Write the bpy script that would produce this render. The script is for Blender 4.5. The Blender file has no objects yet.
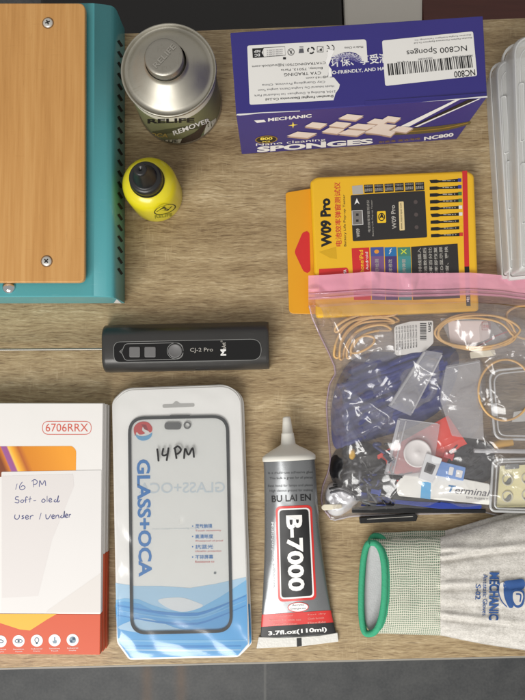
import bpy, math, random
from mathutils import Vector, Matrix, noise
random.seed(7)
sc = bpy.context.scene
COL = sc.collection
# ------------------------------------------------------------------ camera model (photo is 525 x 700)
F = 750.0; H = 0.55
NAD = Vector((12.5, -40.0, -F))
RC = NAD.normalized().rotation_difference(Vector((0, 0, -1))).to_matrix()
EYE = Vector((0, 0, H))
def ray(px, py): return RC @ Vector((px - 262.5, 350.0 - py, -F))
def W(px, py, z=0.0):
    d = ray(px, py); t = (z - H) / d.z
    return EYE + d * t
def planeZ(z): return lambda px, py, e=0.0: W(px, py, z + e)
def vplane(a, b):
    """vertical plane through ground points a, b; the normal faces the camera side"""
    n = Vector((b.y - a.y, a.x - b.x, 0)).normalized()
    if n.dot(EYE - a) < 0: n = -n
    def S(px, py, e=0.0):
        d = ray(px, py); t = (a - EYE).dot(n) / d.dot(n)
        return EYE + d * t + n * e
    return S
def vcyl(c, r):
    def S(px, py, e=0.0):
        d = ray(px, py); o = EYE - c
        A = d.x*d.x + d.y*d.y; B = 2*(o.x*d.x + o.y*d.y); Cc = o.x*o.x + o.y*o.y - (r+e)**2
        D = max(B*B - 4*A*Cc, 0.0); t = (-B - math.sqrt(D)) / (2*A)
        return EYE + d * t
    return S
# ------------------------------------------------------------------ materials
def lin(c): c /= 255.0; return c/12.92 if c <= 0.04045 else ((c+0.055)/1.055)**2.4
def C(r, g, b): return (lin(r), lin(g), lin(b), 1)
MATS = {}
def mat(name, col, rough=0.5, metal=0.0, var=0.0, vscale=60, bump=0.0, bscale=300, coat=0.0, spec=0.5, stretch=(1, 1, 1), rvar=0.0):
    if name in MATS: return MATS[name]
    m = bpy.data.materials.new(name); m.use_nodes = True; MATS[name] = m
    nt = m.node_tree; b = nt.nodes['Principled BSDF']
    b.inputs['Base Color'].default_value = col; b.inputs['Roughness'].default_value = rough
    b.inputs['Metallic'].default_value = metal; b.inputs['Coat Weight'].default_value = coat
    b.inputs['Coat Roughness'].default_value = 0.12
    b.inputs['Specular IOR Level'].default_value = spec
    tc = nt.nodes.new('ShaderNodeTexCoord'); mp = nt.nodes.new('ShaderNodeMapping')
    mp.inputs['Scale'].default_value = stretch
    nt.links.new(tc.outputs['Object'], mp.inputs['Vector'])
    if var > 0 or rvar > 0:
        n = nt.nodes.new('ShaderNodeTexNoise'); n.inputs['Scale'].default_value = vscale; n.inputs['Detail'].default_value = 6
        nt.links.new(mp.outputs['Vector'], n.inputs['Vector'])
        if var > 0:
            r = nt.nodes.new('ShaderNodeMix'); r.data_type = 'RGBA'
            r.inputs['A'].default_value = tuple(max(0, c*(1-var)) for c in col[:3]) + (1,)
            r.inputs['B'].default_value = tuple(min(1, c*(1+var)) for c in col[:3]) + (1,)
            nt.links.new(n.outputs['Fac'], r.inputs['Factor']); nt.links.new(r.outputs['Result'], b.inputs['Base Color'])
        if rvar > 0:
            q = nt.nodes.new('ShaderNodeMapRange'); q.inputs['To Min'].default_value = rough - rvar; q.inputs['To Max'].default_value = rough + rvar
            q.inputs['From Min'].default_value = 0.3; q.inputs['From Max'].default_value = 0.7
            nt.links.new(n.outputs['Fac'], q.inputs['Value']); nt.links.new(q.outputs['Result'], b.inputs['Roughness'])
    if bump > 0:
        n2 = nt.nodes.new('ShaderNodeTexNoise'); n2.inputs['Scale'].default_value = bscale; n2.inputs['Detail'].default_value = 5
        nt.links.new(mp.outputs['Vector'], n2.inputs['Vector'])
        bp = nt.nodes.new('ShaderNodeBump'); bp.inputs['Strength'].default_value = bump; bp.inputs['Distance'].default_value = 0.001
        nt.links.new(n2.outputs['Fac'], bp.inputs['Height']); nt.links.new(bp.outputs['Normal'], b.inputs['Normal'])
    return m
def wear(m, col, amount=0.5, sc1=(90, 700, 90), thr=0.66, mask=18):
    """scuffs and dust of another colour over a finished material, in patches"""
    nt = m.node_tree; N = nt.nodes; L = nt.links; b = N['Principled BSDF']; inp = b.inputs['Base Color']
    tc = N.new('ShaderNodeTexCoord'); fac = None
    for sc_, rot_ in ((sc1, 0.7), ((sc1[1], sc1[0], sc1[2]), 0.3), ((900, 900, 900), 0.0)):
        a = nz(N, L, tc.outputs['Object'], 1.0, sc_, 3, 0.6, rot_)
        t = mth(N, L, 'MULTIPLY', mth(N, L, 'SUBTRACT', a.outputs['Fac'], thr), 9.0, None, True)
        fac = t if fac is None else mth(N, L, 'MAXIMUM', fac, t)
    p = nz(N, L, tc.outputs['Object'], mask, (1, 1, 1), 3); pm = mth(N, L, 'MULTIPLY', mth(N, L, 'SUBTRACT', p.outputs['Fac'], 0.42), 4.0, None, True)
    fac = mth(N, L, 'MULTIPLY', mth(N, L, 'MULTIPLY', fac, pm), amount)
    src = inp.links[0].from_socket if inp.links else None
    c = mixc(N, L, fac, src if src else tuple(inp.default_value), col); L.new(c, inp)
def film(name, tint, milk, milkcol, rough=0.08, gloss=0.06, bump=0.0, bscale=120):
    """thin clear plastic sheet: see-through, a little milky, with fresnel reflections"""
    if name in MATS: return MATS[name]
    m = bpy.data.materials.new(name); m.use_nodes = True; MATS[name] = m
    nt = m.node_tree; N = nt.nodes; L = nt.links
    for n in list(N): N.remove(n)
    out = N.new('ShaderNodeOutputMaterial')
    tr = N.new('ShaderNodeBsdfTransparent'); tr.inputs['Color'].default_value = tint
    df = N.new('ShaderNodeBsdfDiffuse'); df.inputs['Color'].default_value = milkcol
    gl = N.new('ShaderNodeBsdfGlossy'); gl.inputs['Roughness'].default_value = rough
    m1 = N.new('ShaderNodeMixShader'); m1.inputs['Fac'].default_value = milk
    L.new(tr.outputs[0], m1.inputs[1]); L.new(df.outputs[0], m1.inputs[2])
    lw = N.new('ShaderNodeLayerWeight'); lw.inputs['Blend'].default_value = 0.35
    mr = N.new('ShaderNodeMapRange'); mr.inputs['To Min'].default_value = gloss; mr.inputs['To Max'].default_value = 0.5
    mr.clamp = True
    L.new(lw.outputs['Facing'], mr.inputs['Value'])
    m2 = N.new('ShaderNodeMixShader'); L.new(mr.outputs[0], m2.inputs['Fac'])
    L.new(m1.outputs[0], m2.inputs[1]); L.new(gl.outputs[0], m2.inputs[2]); L.new(m2.outputs[0], out.inputs['Surface'])
    if bump > 0:
        tc = N.new('ShaderNodeTexCoord'); n2 = N.new('ShaderNodeTexNoise'); n2.inputs['Scale'].default_value = bscale; n2.inputs['Detail'].default_value = 3
        L.new(tc.outputs['Object'], n2.inputs['Vector']); bp = N.new('ShaderNodeBump'); bp.inputs['Strength'].default_value = bump; bp.inputs['Distance'].default_value = 0.002
        L.new(n2.outputs['Fac'], bp.inputs['Height']); L.new(bp.outputs['Normal'], gl.inputs['Normal']); L.new(bp.outputs['Normal'], df.inputs['Normal'])
    return m
def graph(name):
    m = bpy.data.materials.new(name); m.use_nodes = True; MATS[name] = m
    return m, m.node_tree.nodes, m.node_tree.links, m.node_tree.nodes['Principled BSDF']
def ramp(N, pts):
    r = N.new('ShaderNodeValToRGB'); e = r.color_ramp.elements
    while len(e) < len(pts): e.new(0.5)
    for k, (p, c) in enumerate(pts): e[k].position = p; e[k].color = c
    return r
def nz(N, L, src, scale, sc3, detail=6, rough=0.55, rot=0.0, dist=0.0):
    mp = N.new('ShaderNodeMapping'); mp.inputs['Scale'].default_value = sc3; mp.inputs['Rotation'].default_value = (0, 0, rot)
    L.new(src, mp.inputs['Vector']); n = N.new('ShaderNodeTexNoise'); n.inputs['Scale'].default_value = scale
    n.inputs['Detail'].default_value = detail; n.inputs['Roughness'].default_value = rough; n.inputs['Distortion'].default_value = dist
    L.new(mp.outputs['Vector'], n.inputs['Vector']); return n
def mth(N, L, op, a, b=None, c=None, clamp=False):
    n = N.new('ShaderNodeMath'); n.operation = op; n.use_clamp = clamp
    for k, v in enumerate((a, b, c)):
        if v is None: continue
        if isinstance(v, (int, float)): n.inputs[k].default_value = v
        else: L.new(v, n.inputs[k])
    return n.outputs[0]
def mixc(N, L, fac, a, b, blend='MIX'):
    r = N.new('ShaderNodeMix'); r.data_type = 'RGBA'; r.blend_type = blend
    for k, v in (('Factor', fac), ('A', a), ('B', b)):
        if isinstance(v, (int, float, tuple)): r.inputs[k].default_value = v
        else: L.new(v, r.inputs[k])
    return r.outputs['Result']
def desk_wood():
    m, N, L, b = graph('oak laminate')
    tc = N.new('ShaderNodeTexCoord'); s = tc.outputs['Object']
    rot = math.radians(1.3)
    # slow wander of the grain
    w = nz(N, L, s, 1.0, (26, 40, 1), 3)
    add = N.new('ShaderNodeVectorMath'); add.operation = 'MULTIPLY_ADD'
    add.inputs[1].default_value = (0.0, 0.007, 0.0); L.new(w.outputs['Color'], add.inputs[0]); L.new(s, add.inputs[2])
    v = add.outputs[0]
    band = nz(N, L, v, 1.0, (4, 46, 1), 5, 0.6, rot)
    fine = nz(N, L, v, 1.0, (62, 700, 1), 5, 0.64, rot+0.02)
    hair = nz(N, L, v, 1.0, (210, 1700, 1), 3, 0.65, rot-0.03)
    f = mth(N, L, 'ADD', mth(N, L, 'MULTIPLY', band.outputs['Fac'], 0.36), mth(N, L, 'MULTIPLY', fine.outputs['Fac'], 0.40))
    f = mth(N, L, 'ADD', f, mth(N, L, 'MULTIPLY', hair.outputs['Fac'], 0.26))
    r = ramp(N, [(0.37, C(106, 84, 56)), (0.46, C(150, 127, 92)), (0.55, C(176, 154, 117)), (0.65, C(212, 193, 157))])
    L.new(f, r.inputs['Fac'])
    # dark pores
    por = nz(N, L, v, 1.0, (85, 1050, 1), 2, 0.5, rot+0.07)
    pm = mth(N, L, 'MULTIPLY', mth(N, L, 'MULTIPLY', mth(N, L, 'SUBTRACT', por.outputs['Fac'], 0.57), 9.0, None, True), 0.55)
    c1 = mixc(N, L, pm, r.outputs['Color'], C(92, 69, 44))
    # pale saw marks across the grain, in patches
    saw = nz(N, L, s, 1.0, (620, 75, 1), 2, 0.5, rot)
    patch = nz(N, L, s, 1.0, (14, 24, 1), 2, 0.5)
    pk = N.new('ShaderNodeMapRange'); pk.inputs['From Min'].default_value = 0.5; pk.inputs['From Max'].default_value = 0.66; L.new(patch.outputs['Fac'], pk.inputs['Value'])
    sk = N.new('ShaderNodeMapRange'); sk.inputs['From Min'].default_value = 0.58; sk.inputs['From Max'].default_value = 0.72; L.new(saw.outputs['Fac'], sk.inputs['Value'])
    c2 = mixc(N, L, mth(N, L, 'MULTIPLY', mth(N, L, 'MULTIPLY', pk.outputs[0], sk.outputs[0]), 0.5), c1, C(206, 186, 150))
    L.new(c2, b.inputs['Base Color']); b.inputs['Roughness'].default_value = 0.5
    bp = N.new('ShaderNodeBump'); bp.inputs['Strength'].default_value = 0.4; bp.inputs['Distance'].default_value = 0.0005
    L.new(fine.outputs['Fac'], bp.inputs['Height']); L.new(bp.outputs['Normal'], b.inputs['Normal'])
    return m
def veneer():
    m, N, L, b = graph('tan veneer')
    tc = N.new('ShaderNodeTexCoord'); s = tc.outputs['Object']
    a = nz(N, L, s, 1.0, (420, 14, 1), 5, 0.6); c = nz(N, L, s, 1.0, (70, 4, 1), 3)
    f = mth(N, L, 'ADD', mth(N, L, 'MULTIPLY', a.outputs['Fac'], 0.5), mth(N, L, 'MULTIPLY', c.outputs['Fac'], 0.5))
    r = ramp(N, [(0.34, C(182, 130, 70)), (0.5, C(197, 145, 83)), (0.66, C(208, 159, 97))]); L.new(f, r.inputs['Fac'])
    L.new(r.outputs['Color'], b.inputs['Base Color']); b.inputs['Roughness'].default_value = 0.38
    return m
def floor_tile():
    m, N, L, b = graph('dark grey tile')
    tc = N.new('ShaderNodeTexCoord'); s = tc.outputs['Object']
    a = nz(N, L, s, 28, (1, 1, 1), 6); c = nz(N, L, s, 260, (1, 1, 1), 3)
    f = mth(N, L, 'ADD', mth(N, L, 'MULTIPLY', a.outputs['Fac'], 0.6), mth(N, L, 'MULTIPLY', c.outputs['Fac'], 0.4))
    r = ramp(N, [(0.35, C(64, 66, 68)), (0.65, C(86, 87, 87))]); L.new(f, r.inputs['Fac'])
    sx = N.new('ShaderNodeSeparateXYZ'); L.new(s, sx.inputs[0])
    x0 = W(265, 680, -0.72).x
    g = mth(N, L, 'ABSOLUTE', mth(N, L, 'SUBTRACT', mth(N, L, 'FRACT', mth(N, L, 'ADD', mth(N, L, 'DIVIDE', mth(N, L, 'SUBTRACT', sx.outputs[0], x0), 0.6), 0.5)), 0.5))
    gy = mth(N, L, 'ABSOLUTE', mth(N, L, 'SUBTRACT', mth(N, L, 'FRACT', mth(N, L, 'DIVIDE', mth(N, L, 'ADD', sx.outputs[1], 0.02), 0.6)), 0.5))
    line = mth(N, L, 'LESS_THAN', mth(N, L, 'MINIMUM', g, gy), 0.0035)
    c1 = mixc(N, L, mth(N, L, 'MULTIPLY', line, 0.4), r.outputs['Color'], C(122, 122, 119))
    for pxs in (147, 181):
        xs = W(pxs, 685, -0.72).x
        d = mth(N, L, 'MULTIPLY', mth(N, L, 'SUBTRACT', sx.outputs[0], xs), 110)
        st = mth(N, L, 'MULTIPLY', mth(N, L, 'EXPONENT', mth(N, L, 'MULTIPLY', mth(N, L, 'MULTIPLY', d, d), -1)), a.outputs['Fac'])
        c1 = mixc(N, L, mth(N, L, 'MULTIPLY', st, 0.7), c1, C(120, 92, 66))
    L.new(c1, b.inputs['Base Color']); b.inputs['Roughness'].default_value = 0.55
    return m
def knit():
    m, N, L, b = graph('green and cream knit')
    tc = N.new('ShaderNodeTexCoord'); sx = N.new('ShaderNodeSeparateXYZ'); L.new(tc.outputs['Object'], sx.inputs[0])
    wob = nz(N, L, tc.outputs['Object'], 70, (1, 1, 1), 3)
    wv = mth(N, L, 'MULTIPLY', wob.outputs['Fac'], 11.0)
    k = 2*math.pi/0.00142
    a = mth(N, L, 'SINE', mth(N, L, 'ADD', mth(N, L, 'MULTIPLY', sx.outputs[0], k), wv))
    c = mth(N, L, 'SINE', mth(N, L, 'ADD', mth(N, L, 'MULTIPLY', sx.outputs[1], k*0.86), wv))
    p = mth(N, L, 'MULTIPLY', mth(N, L, 'ADD', a, 1), mth(N, L, 'ADD', c, 1))
    big = nz(N, L, tc.outputs['Object'], 45, (1, 1, 1), 3)
    fz = nz(N, L, tc.outputs['Object'], 1500, (1, 1, 1), 2)
    mr = N.new('ShaderNodeMapRange'); mr.inputs['From Min'].default_value = 0.2; mr.inputs['From Max'].default_value = 2.2; L.new(p, mr.inputs['Value'])
    dark = mixc(N, L, big.outputs['Fac'], C(142, 160, 138), C(120, 162, 136))
    c1 = mixc(N, L, mr.outputs[0], C(230, 227, 210), dark)
    # greener band next to the palm
    x1, x2 = W(430, 590).x, W(437, 590).x
    gb = N.new('ShaderNodeMapRange'); gb.inputs['From Min'].default_value = x1; gb.inputs['From Max'].default_value = x2; L.new(sx.outputs[0], gb.inputs['Value'])
    c2 = mixc(N, L, mth(N, L, 'MULTIPLY', gb.outputs[0], 0.5), c1, C(150, 200, 168))
    c2 = mixc(N, L, mth(N, L, 'MULTIPLY', fz.outputs['Fac'], 0.35), c2, C(104, 110, 94))
    L.new(c2, b.inputs['Base Color']); b.inputs['Roughness'].default_value = 0.9
    bp = N.new('ShaderNodeBump'); bp.inputs['Strength'].default_value = 0.5; bp.inputs['Distance'].default_value = 0.0006; bp.invert = True
    L.new(p, bp.inputs['Height']); L.new(bp.outputs['Normal'], b.inputs['Normal'])
    return m
def heather():
    m, N, L, b = graph('heathered grey fabric')
    tc = N.new('ShaderNodeTexCoord'); s = tc.outputs['Object']
    a = nz(N, L, s, 1.0, (620, 900, 600), 4, 0.65); c = nz(N, L, s, 1.0, (120, 240, 120), 3); d = nz(N, L, s, 1.0, (1700, 1700, 1700), 2)
    f = mth(N, L, 'ADD', mth(N, L, 'MULTIPLY', a.outputs['Fac'], 0.45), mth(N, L, 'ADD', mth(N, L, 'MULTIPLY', c.outputs['Fac'], 0.3), mth(N, L, 'MULTIPLY', d.outputs['Fac'], 0.25)))
    r = ramp(N, [(0.36, C(172, 168, 160)), (0.5, C(204, 200, 193)), (0.62, C(226, 222, 215))]); L.new(f, r.inputs['Fac'])
    L.new(r.outputs['Color'], b.inputs['Base Color']); b.inputs['Roughness'].default_value = 0.95
    bp = N.new('ShaderNodeBump'); bp.inputs['Strength'].default_value = 0.5; bp.inputs['Distance'].default_value = 0.0005
    L.new(d.outputs['Fac'], bp.inputs['Height']); L.new(bp.outputs['Normal'], b.inputs['Normal'])
    return m
# ------------------------------------------------------------------ mesh builder
class MB:
    def __init__(s): s.v = []; s.f = []; s.m = []; s.mats = []; s.sm = []
    def mi(s, m):
        if m not in s.mats: s.mats.append(m)
        return s.mats.index(m)
    def face(s, pts, m, smooth=False):
        i = len(s.v); s.v += [Vector(p) for p in pts]; s.f.append(tuple(range(i, i+len(pts)))); s.m.append(s.mi(m)); s.sm.append(smooth)
    def mesh(s, vs, fs, m, smooth=False):
        i = len(s.v); s.v += [Vector(p) for p in vs]; k = s.mi(m)
        for f in fs: s.f.append(tuple(i+j for j in f)); s.m.append(k); s.sm.append(smooth)
    def grid(s, rows, m, smooth=True, closed=False):
        nr, nc = len(rows), len(rows[0]); vs = [p for r in rows for p in r]; fs = []
        for a in range(nr-1):
            for b in range(nc if closed else nc-1):
                b2 = (b+1) % nc; fs.append((a*nc+b, a*nc+b2, (a+1)*nc+b2, (a+1)*nc+b))
        s.mesh(vs, fs, m, smooth)
    def prism(s, pts, z0, z1, m, mside=None):
        """pts: world xy points (counter-clockwise or not), straight walls"""
        n = len(pts); area = sum(pts[i].x*pts[(i+1) % n].y - pts[(i+1) % n].x*pts[i].y for i in range(n))
        if area < 0: pts = pts[::-1]
        i = len(s.v)
        s.v += [Vector((p.x, p.y, z1)) for p in pts] + [Vector((p.x, p.y, z0)) for p in pts]
        k = s.mi(m); k2 = s.mi(mside or m)
        s.f.append(tuple(range(i, i+n))); s.m.append(k); s.sm.append(False)
        s.f.append(tuple(range(i+2*n-1, i+n-1, -1))); s.m.append(k); s.sm.append(False)
        for a in range(n):
            b = (a+1) % n; s.f.append((i+n+a, i+n+b, i+b, i+a)); s.m.append(k2); s.sm.append(False)
    def lathe(s, c, prof, m, n=64, smooth=True):
        rows = [[Vector((c.x + r*math.cos(2*math.pi*k/n), c.y + r*math.sin(2*math.pi*k/n), z)) for k in range(n)] for r, z in prof]
        s.grid(rows, m, smooth, True)
    def tube(s, path, r, m, n=8, closed=False, smooth=True):
        P = [Vector(p) for p in path]; k = len(P); rows = []
        for i in range(k):
            a = P[(i-1) % k] if (closed or i > 0) else P[i]; b = P[(i+1) % k] if (closed or i < k-1) else P[i]
            t = (b-a).normalized(); up = Vector((0, 0, 1)) if abs(t.z) < 0.9 else Vector((1, 0, 0))
            u = t.cross(up).normalized(); w = u.cross(t)
            rr = r(i/(k-1)) if callable(r) else r
            rows.append([P[i] + u*(rr*math.cos(2*math.pi*j/n)) + w*(rr*math.sin(2*math.pi*j/n)) for j in range(n)])
        if closed: rows.append(rows[0])
        s.grid(rows, m, smooth, True)
        if not closed:
            s.face(rows[0], m); s.face(rows[-1][::-1], m)
    def build(s, name, parent=None, bevel=0.0, seg=2, origin=None):
        o0 = Vector(origin) if origin is not None else (parent_origin(parent) if parent else Vector((0, 0, 0)))
        me = bpy.data.meshes.new(name); me.from_pydata([tuple(p - o0) for p in s.v], [], s.f)
        for m in s.mats: me.materials.append(m)
        me.polygons.foreach_set('material_index', s.m); me.polygons.foreach_set('use_smooth', s.sm)
        me.update()
        o = bpy.data.objects.new(name, me); COL.objects.link(o)
        if parent: o.parent = parent
        else: o.location = o0
        if bevel:
            b = o.modifiers.new('bevel', 'BEVEL'); b.width = bevel; b.segments = seg; b.limit_method = 'ANGLE'; b.angle_limit = math.radians(40)
        return o
def parent_origin(p):
    v = Vector((0, 0, 0))
    while p: v += p.location; p = p.parent
    return v
def tag(o, label, cat, group=None, kind=None):
    o['label'] = label; o['category'] = cat
    if group: o['group'] = group
    if kind: o['kind'] = kind
    return o
def thing(name, loc, label, cat, group=None):
    o = bpy.data.objects.new(name, None); o.empty_display_size = 0.01; COL.objects.link(o); o.location = loc
    return tag(o, label, cat, group)
def weld(o):
    import bmesh
    bm = bmesh.new(); bm.from_mesh(o.data); bmesh.ops.remove_doubles(bm, verts=bm.verts, dist=1e-6)
    bmesh.ops.recalc_face_normals(bm, faces=bm.faces); bm.to_mesh(o.data); bm.free()
# ------------------------------------------------------------------ drawing helpers in photo pixels on a surface S(px,py,eps)
def rpoly(pts, r, n=5):
    out = []; k = len(pts); rr = r if isinstance(r, (list, tuple)) else [r]*k
    for i in range(k):
        p = Vector(pts[i]); a = Vector(pts[i-1]); b = Vector(pts[(i+1) % k])
        if rr[i] <= 0: out.append(tuple(p)); continue
        da = (a-p); db = (b-p); d = min(rr[i], da.length*0.49, db.length*0.49)
        p1 = p+da.normalized()*d; p2 = p+db.normalized()*d
        for j in range(n+1):
            t = j/n; q = p1*(1-t)**2 + p*2*t*(1-t) + p2*t*t; out.append((q.x, q.y))
    return out
def rect(x0, y0, x1, y1): return [(x0, y0), (x1, y0), (x1, y1), (x0, y1)]
def ell(cx, cy, rx, ry, n=28, rot=0.0):
    c, s = math.cos(rot), math.sin(rot)
    return [(cx + rx*math.cos(2*math.pi*k/n)*c - ry*math.sin(2*math.pi*k/n)*s, cy + rx*math.cos(2*math.pi*k/n)*s + ry*math.sin(2*math.pi*k/n)*c) for k in range(n)]
def spline(pts, n=6, closed=False):
    P = [Vector(p) for p in pts]; k = len(P); out = []
    for i in range(k if closed else k-1):
        p0 = P[(i-1) % k] if (closed or i > 0) else P[i]; p1 = P[i]; p2 = P[(i+1) % k]
        p3 = P[(i+2) % k] if (closed or i+2 < k) else p2
        for j in range(n):
            t = j/n
            out.append(0.5*((2*p1) + (p2-p0)*t + (2*p0-5*p1+4*p2-p3)*t*t + (3*p1-p0-3*p2+p3)*t*t*t))
    if not closed: out.append(P[-1])
    return [tuple(q) for q in out]
def fill(mb, pts, S, e, m):
    a = sum(pts[i][0]*pts[(i+1) % len(pts)][1] - pts[(i+1) % len(pts)][0]*pts[i][1] for i in range(len(pts)))
    if a > 0: pts = pts[::-1]
    mb.face([S(x, y, e) for x, y in pts], m)
def patch(mb, a, b, c, d, S, e, m, nu=10, nv=4):
    """bilinear px patch a-b (top edge), d-c (bottom edge)"""
    rows = []
    for j in range(nv+1):
        v = j/nv; row = []
        for i in range(nu+1):
            u = i/nu
            x = (a[0]*(1-u)+b[0]*u)*(1-v) + (d[0]*(1-u)+c[0]*u)*v; y = (a[1]*(1-u)+b[1]*u)*(1-v) + (d[1]*(1-u)+c[1]*u)*v
            row.append(S(x, y, e))
        rows.append(row[::-1])
    mb.grid(rows, m)
def ring(mb, pts, w, S, e, m):
    """closed outline of width w (px)"""
    n = len(pts); out = []; inn = []
    for i in range(n):
        a = Vector(pts[i-1]); b = Vector(pts[(i+1) % n]); t = (b-a).normalized(); nn = Vector((t.y, -t.x)); p = Vector(pts[i])
        out.append(p+nn*w/2); inn.append(p-nn*w/2)
    for i in range(n):
        j = (i+1) % n; q = [out[i], out[j], inn[j], inn[i]]
        fill(mb, [tuple(z) for z in q], S, e, m)
def stroke(mb, pts, w, S, e, m, smooth=True):
    P = [Vector(p) for p in (spline(pts, 5) if smooth and len(pts) > 2 else pts)]; n = len(P); L1 = []; L2 = []
    for i in range(n):
        a = P[max(i-1, 0)]; b = P[min(i+1, n-1)]; t = (b-a)
        if t.length < 1e-9: t = Vector((1, 0))
        t.normalize(); nn = Vector((t.y, -t.x)); k = w/2*(0.75 if i in (0, n-1) else 1)
        L1.append(P[i]+nn*k); L2.append(P[i]-nn*k)
    vs = [S(p.x, p.y, e) for p in L1] + [S(p.x, p.y, e) for p in L2]
    mb.mesh(vs, [(n+i, n+i+1, i+1, i) for i in range(n-1)], m)
GL = {}
def glyphs(txt, bold):
    key = (txt, bold)
    if key in GL: return GL[key]
    cu = bpy.data.curves.new('t', 'FONT'); cu.body = txt; cu.size = 1; cu.resolution_u = 3; cu.fill_mode = 'FRONT'; cu.offset = bold
    o = bpy.data.objects.new('t', cu); COL.objects.link(o); dg = bpy.context.evaluated_depsgraph_get()
    me = bpy.data.meshes.new_from_object(o.evaluated_get(dg))
    vs = [(v.co.x, v.co.y) for v in me.vertices]; fs = [tuple(p.vertices) for p in me.polygons]
    bpy.data.objects.remove(o); bpy.data.curves.remove(cu); bpy.data.meshes.remove(me)
    if not vs: vs = [(0, 0), (1, 1)]
    x0 = min(v[0] for v in vs); x1 = max(v[0] for v in vs); y0 = min(v[1] for v in vs); y1 = max(v[1] for v in vs)
    GL[key] = ([((x-x0)/(x1-x0), (y-y0)/max(y1-y0, 1e-6)) for x, y in vs], fs); return GL[key]
def text(mb, txt, p0, p1, h, S, e, m, bold=0.0, up=None, slant=0.0):
    """string whose box runs from px p0 to p1 along its foot, h px tall"""
    vs, fs = glyphs(txt, bold); d = Vector(p1)-Vector(p0)
    u = Vector(up).normalized()*h if up else Vector((d.y, -d.x)).normalized()*h
    P = []
    for x, y in vs:
        q = Vector(p0) + d*x + u*y + d.normalized()*(slant*y*h); P.append(S(q.x, q.y, e))
    mirror = (d.x*u.y - d.y*u.x) > 0
    mb.mesh(P, [f[::-1] for f in fs] if mirror else fs, m)
def greek(mb, x0, x1, y, h, S, e, m, seed=0, horizontal=True):
    """a line of tiny unreadable print: word-length dashes"""
    rnd = random.Random(seed); x = x0
    while x < x1:
        w = min(rnd.uniform(1.2, 4.5), x1-x)
        if horizontal: fill(mb, rect(x, y, x+w, y+h), S, e, m)
        else: fill(mb, rect(y, x, y+h, x+w), S, e, m)
        x += w+0.8
def slabpx(mb, pts, z0, z1, m, mside=None):
    """prism whose TOP outline is the px polygon seen at height z1"""
    mb.prism([W(x, y, z1) for x, y in pts], z0, z1, m, mside)
def tri(v): v = v-math.floor(v); q = 4*abs(v-0.5)-1; return 0.55*q+0.45*math.sin(q*math.pi/2)
def crumple(px, py, seed, L0):
    """piecewise-flat facets with straight creases, as in stiff crumpled film; in metres"""
    rn = random.Random(seed); h = 0
    wx = 9*noise.noise(Vector((px*0.018, py*0.018, seed))); wy = 9*noise.noise(Vector((px*0.018, py*0.018, seed+9)))
    for k in range(6):
        a = rn.uniform(0, math.pi); L = L0*(0.55+0.9*rn.random()); sl = rn.uniform(0.10, 0.24)
        d = ((px+wx)*math.cos(a)+(py+wy)*math.sin(a))/L+rn.random(); m = 0.35+0.9*max(0, noise.noise(Vector((px*0.02+k*3, py*0.02, seed)))+0.35)
        h += tri(d)*sl*L*0.00073/4*m
    return h
# ------------------------------------------------------------------ materials used
white_paper = mat('white paper', C(226, 224, 220), 0.6, var=0.03)
white_card = mat('white card', C(228, 225, 222), 0.45, var=0.02)
ink = mat('black ink', C(22, 22, 24), 0.5)
white_ink = mat('white ink', C(235, 234, 232), 0.5)
grey_ink = mat('grey ink', C(90, 90, 96), 0.5)
black_plastic = mat('black plastic', C(20, 20, 21), 0.38, rvar=0.08, vscale=200)
wood = desk_wood(); wear(wood, C(92, 70, 44), 0.45, (300, 300, 300), 0.66, 9)
# ================================================================== setting
FZ = -0.72
mb = MB(); mb.face([(-3, -3, FZ), (3, -3, FZ), (3, 3, FZ), (-3, 3, FZ)], floor_tile())
fl = mb.build('floor'); fl['kind'] = 'structure'
# desk: a laminate board on four legs
bl, br = W(110, 33.5), W(525, 17.5); fl_, fr_ = W(0, 668.5), W(525, 656.5)
def ext(a, b, t): return a + (b-a)*t
DBL, DBR = ext(bl, br, -0.9), ext(bl, br, 1.6); DFL, DFR = ext(fl_, fr_, -0.45), ext(fl_, fr_, 1.5)
desk = thing('desk', (0, 0, 0), 'oak laminate desk top with horizontal grain that everything is laid out on', 'desk')
mb = MB(); mb.prism([DFL, DFR, DBR, DBL], -0.025, 0.0, wood); mb.build('desk_top', desk, 0.0012, 2)
band = mat('grey edge band', C(150, 146, 138), 0.5)
nrm = (DFR-DFL).normalized(); out = Vector((nrm.y, -nrm.x, 0))
mb = MB(); mb.prism([DFL, DFL+out*0.0012, DFR+out*0.0012, DFR], -0.0245, -0.0009, band); mb.build('edge_band', desk)
legm = mat('grey steel leg', C(120, 120, 120), 0.4, 0.6)
for p, sx, sy in ((DFL, 1, 1), (DFR, -1, 1), (DBL, 1, -1), (DBR, -1, -1)):
    q = Vector((p.x+sx*0.06, p.y+sy*0.06, 0)); mb = MB()
    mb.prism([Vector((q.x+a*0.02, q.y+b*0.02, 0)) for a, b in ((-1, -1), (1, -1), (1, 1), (-1, 1))], FZ, -0.025, legm); mb.build('leg', desk, 0.002)
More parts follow.
